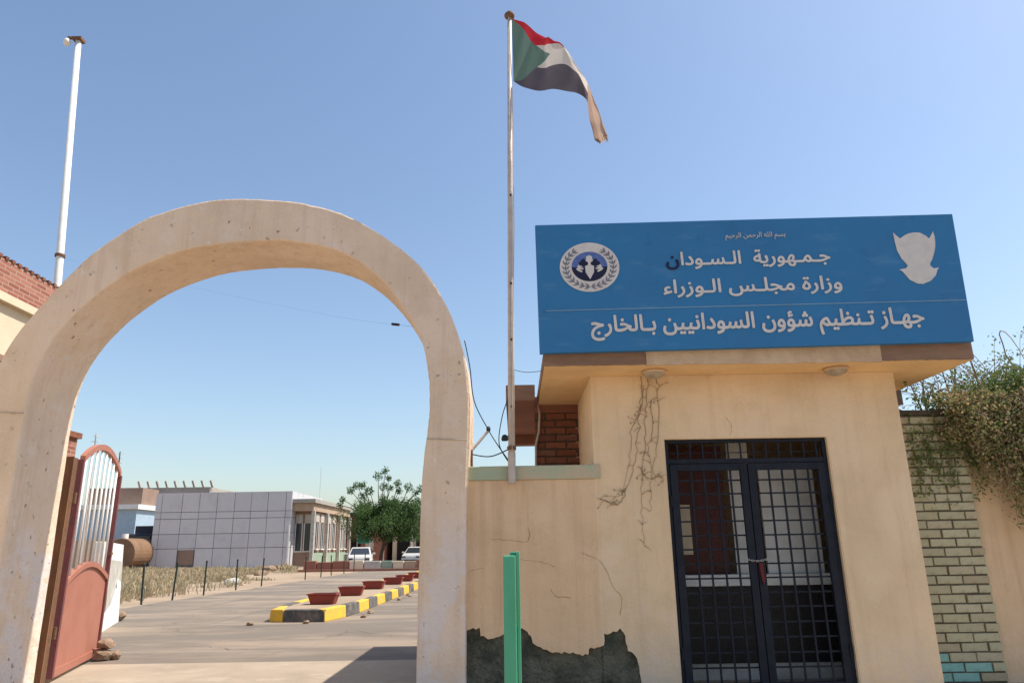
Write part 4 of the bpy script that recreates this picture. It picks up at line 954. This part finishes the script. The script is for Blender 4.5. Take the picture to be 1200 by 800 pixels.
# ------------------------------------------------------------------ tree
def tree(name, base, label, height, spread, n_leaf, seed, lsize):
    g = random.Random(seed); t = thing(name, label, 'tree', base); trunk = MB(); crown = MB(); tips = []
    B = Vector(base)
    def limb(p, d, ln, r, dep):
        pts = [p]; 
        for k in range(5): d = (d + Vector((g.gauss(0, .10), g.gauss(0, .10), g.gauss(.03, .05)))).normalized(); pts.append(pts[-1] + d * ln / 5)
        trunk.tube(pts, [r * (1 - .5 * k / 5) for k in range(6)], 7, False)
        if dep == 0: tips.append((pts[-1], r)); tips.append((pts[3], r)); return
        for k in range(g.randint(3, 4)):
            a = g.uniform(0, 6.28); dd = (d * .62 + Vector((math.cos(a), math.sin(a), g.uniform(-.1, .5))) * .78).normalized(); limb(pts[g.randint(3, 5)], dd, ln * g.uniform(.62, .85), r * .52, dep - 1)
    limb(B, Vector((.04, 0, 1)), height * .30, .19, 3)
    top = max(p.z for p, r in tips); sx = max(abs(p.x - B.x) for p, r in tips)
    return t, trunk, crown, tips, g
t, trunk, crown, tips, g = tree('neem_tree', (-11.0, 61, 0), 'leafy dark green tree growing beyond the parked cars', 8, 3.5, 9000, 4, .2)
B = Vector((-11.0, 61, 0)); zt = max(p.z for p, r in tips); sx = max(abs(p.x - B.x) for p, r in tips)
trunk.build('trunk', M['bark'], t, True, fix=False)
lobes = [(B + Vector((g.gauss(0, 1.6), g.gauss(0, 1.5), g.uniform(2.4, 5.0))), g.uniform(.5, .95)) for _ in range(44)]
lobes += [(p, g.uniform(.35, .7)) for p, r in tips]
lobes += [(B + Vector((g.uniform(.8, 3.6), g.gauss(0, 1.0), g.uniform(2.1, 5.0))), g.uniform(.45, .8)) for _ in range(26)]
for dx, dz in ((-3.2, 5.3), (-2.75, 6.1), (-2.3, 6.5), (-1.7, 6.5), (-1.0, 6.0), (-.35, 7.2), (.1, 7.7), (.35, 7.1), (.0, 6.4), (1.2, 6.6), (1.3, 6.0), (2.2, 6.2), (2.7, 5.8), (3.2, 6.1), (.6, 6.2), (-1.6, 5.6), (2.9, 5.2), (3.4, 4.4), (-3.5, 4.9)):
    p = B + Vector((dx, g.uniform(-.6, .6), dz)); lobes.append((p, g.uniform(.26, .42)))
    q = B + Vector((dx * .5, 0, 4.2)); tw = MB().tube([q, q.lerp(p, .5) + Vector((g.gauss(0, .1), 0, .1)), p], [.05, .035, .02], 5).build('twig', M['bark'], t, True)
for p, r in lobes:
    for _ in range(int(380 * r)):
        v = Vector((g.gauss(0, 1), g.gauss(0, 1), g.gauss(0, .9))).normalized() * g.random() ** .35 * r; q = p + v
        if q.z < 1.9: continue
        crown.leaf(q, g.uniform(.10, .20), g.uniform(.06, .11), g)
crown.build('crown', M['leafgreen'], t, fix=False)

# ------------------------------------------------------------------ far left skyline
hg = thing('slatted_hall', 'grey concrete hall with row of upright slats on its roof edge', 'building', (-33, 90, 0))
box1('wall', M['bldbrown'], hg, -45, -34.5, 90, 104, 0, 7.4); box1('roof', M['roofgrey'], hg, -46.2, -37, 88.5, 105, 7.9, 8.9); box1('roof', M['roofgrey'], hg, -36.98, -33.5, 89.5, 105, 7.5, 8.3)
box1('soffit_band', M['dark'], hg, -45.5, -37, 89.5, 104, 7.42, 7.88)
for k in range(9): MB().bar((-45.6 + k * 1.1, 88.8, 8.9), (-45.9 + k * 1.1, 88.8, 9.7), .22, .3).build('slat', M['roofgrey'], hg)
ch_ = thing('cream_house', 'small cream house with two dark windows in the far distance', 'house', (-50, 96, 0))
box1('wall', M['bldcream'], ch_, -52, -45.6, 95, 104, 0, 7.6); box1('roof', M['bldtan'], ch_, -52.2, -45.4, 94.7, 104.2, 7.62, 8.2)
for x in (-48.7, -47.0): wq = box1('window', M['dark'], ch_, x, x + .8, 94.96, 95.0, 5.2, 6.6); box1('sill', M['white'], wq, x - .1, x + .9, 94.85, 94.99, 5.05, 5.19)
bs = thing('blue_shed', 'pale blue sheet metal shed with white roof edge', 'shed', (-42, 76, 0))
box1('wall', M['bluewall'], bs, -44.5, -38.6, 75, 80, 0, 5.6); box1('roof', M['white'], bs, -44.8, -38.3, 74.6, 80.4, 5.62, 6.1); box1('penthouse', M['bldbrown'], bs, -44.6, -39.0, 76.5, 80, 6.11, 7.9)
tk = thing('rusty_tank', 'round brown tank lying on its side before the blue shed', 'tank', (-31.7, 60, 0))
MB().tube([(-31.3, 59, 1.25), (-31.3, 63.5, 1.25)], 1.22, 28).build('shell', M['tank'], tk, bevel=.05); box1('cradle', M['dark'], tk, -32.2, -30.4, 59.2, 63.2, 0, .35)
MB().tube([(-31.3, 59.5, 2.4), (-31.3, 59.5, 2.8)], .25, 12).build('hatch', M['white'], tk)
tr_ = thing('parked_truck', 'dark truck body standing behind the rusty tank', 'truck', (-31.5, 66, 0))
box1('cargo_box', M['truck'], tr_, -33.4, -30.7, 65, 70, .9, 3.6, .05); box1('cab', M['truck'], tr_, -33.3, -30.8, 63.2, 64.9, .7, 2.9, .15); box1('windscreen', M['glass'], tr_, -33.0, -31.1, 63.15, 63.19, 1.8, 2.7)
for x in (-33.2, -30.95):
    for y in (64, 68.6): MB().tube([(x - .15, y, .5), (x + .15, y, .5)], .5, 16).build('wheel', M['tyre'], tr_)
for px, py, h, lab in ((-32.0, 55, 10.2, 'thin lattice antenna mast left of the blue shed'), (-31.6, 58, 9.2, 'leaning thin utility pole with white top by the blue shed')):
    t = thing('antenna_mast', lab, 'mast', (px, py, 0)); MB().tube([(px, py, 0), (px - .2, py, h)], [.07, .04], 6).build('mast', M['polegrey'] if h > 10 else M['wire'], t)
    for z in (.90, .94, .98): MB().tube([(px - .5, py, h * z), (px + .2, py, h * z)], .03, 5).build('cross_arm', M['white'], t)
tag(box1('far_wall', M['bldtan'], None, -60, -33.8, 72, 72.3, 0, 2.6), 'long tan boundary wall in the distance behind the tank', 'wall')

for o in list(bpy.data.objects):
    if '_local' in o: del o['_local']
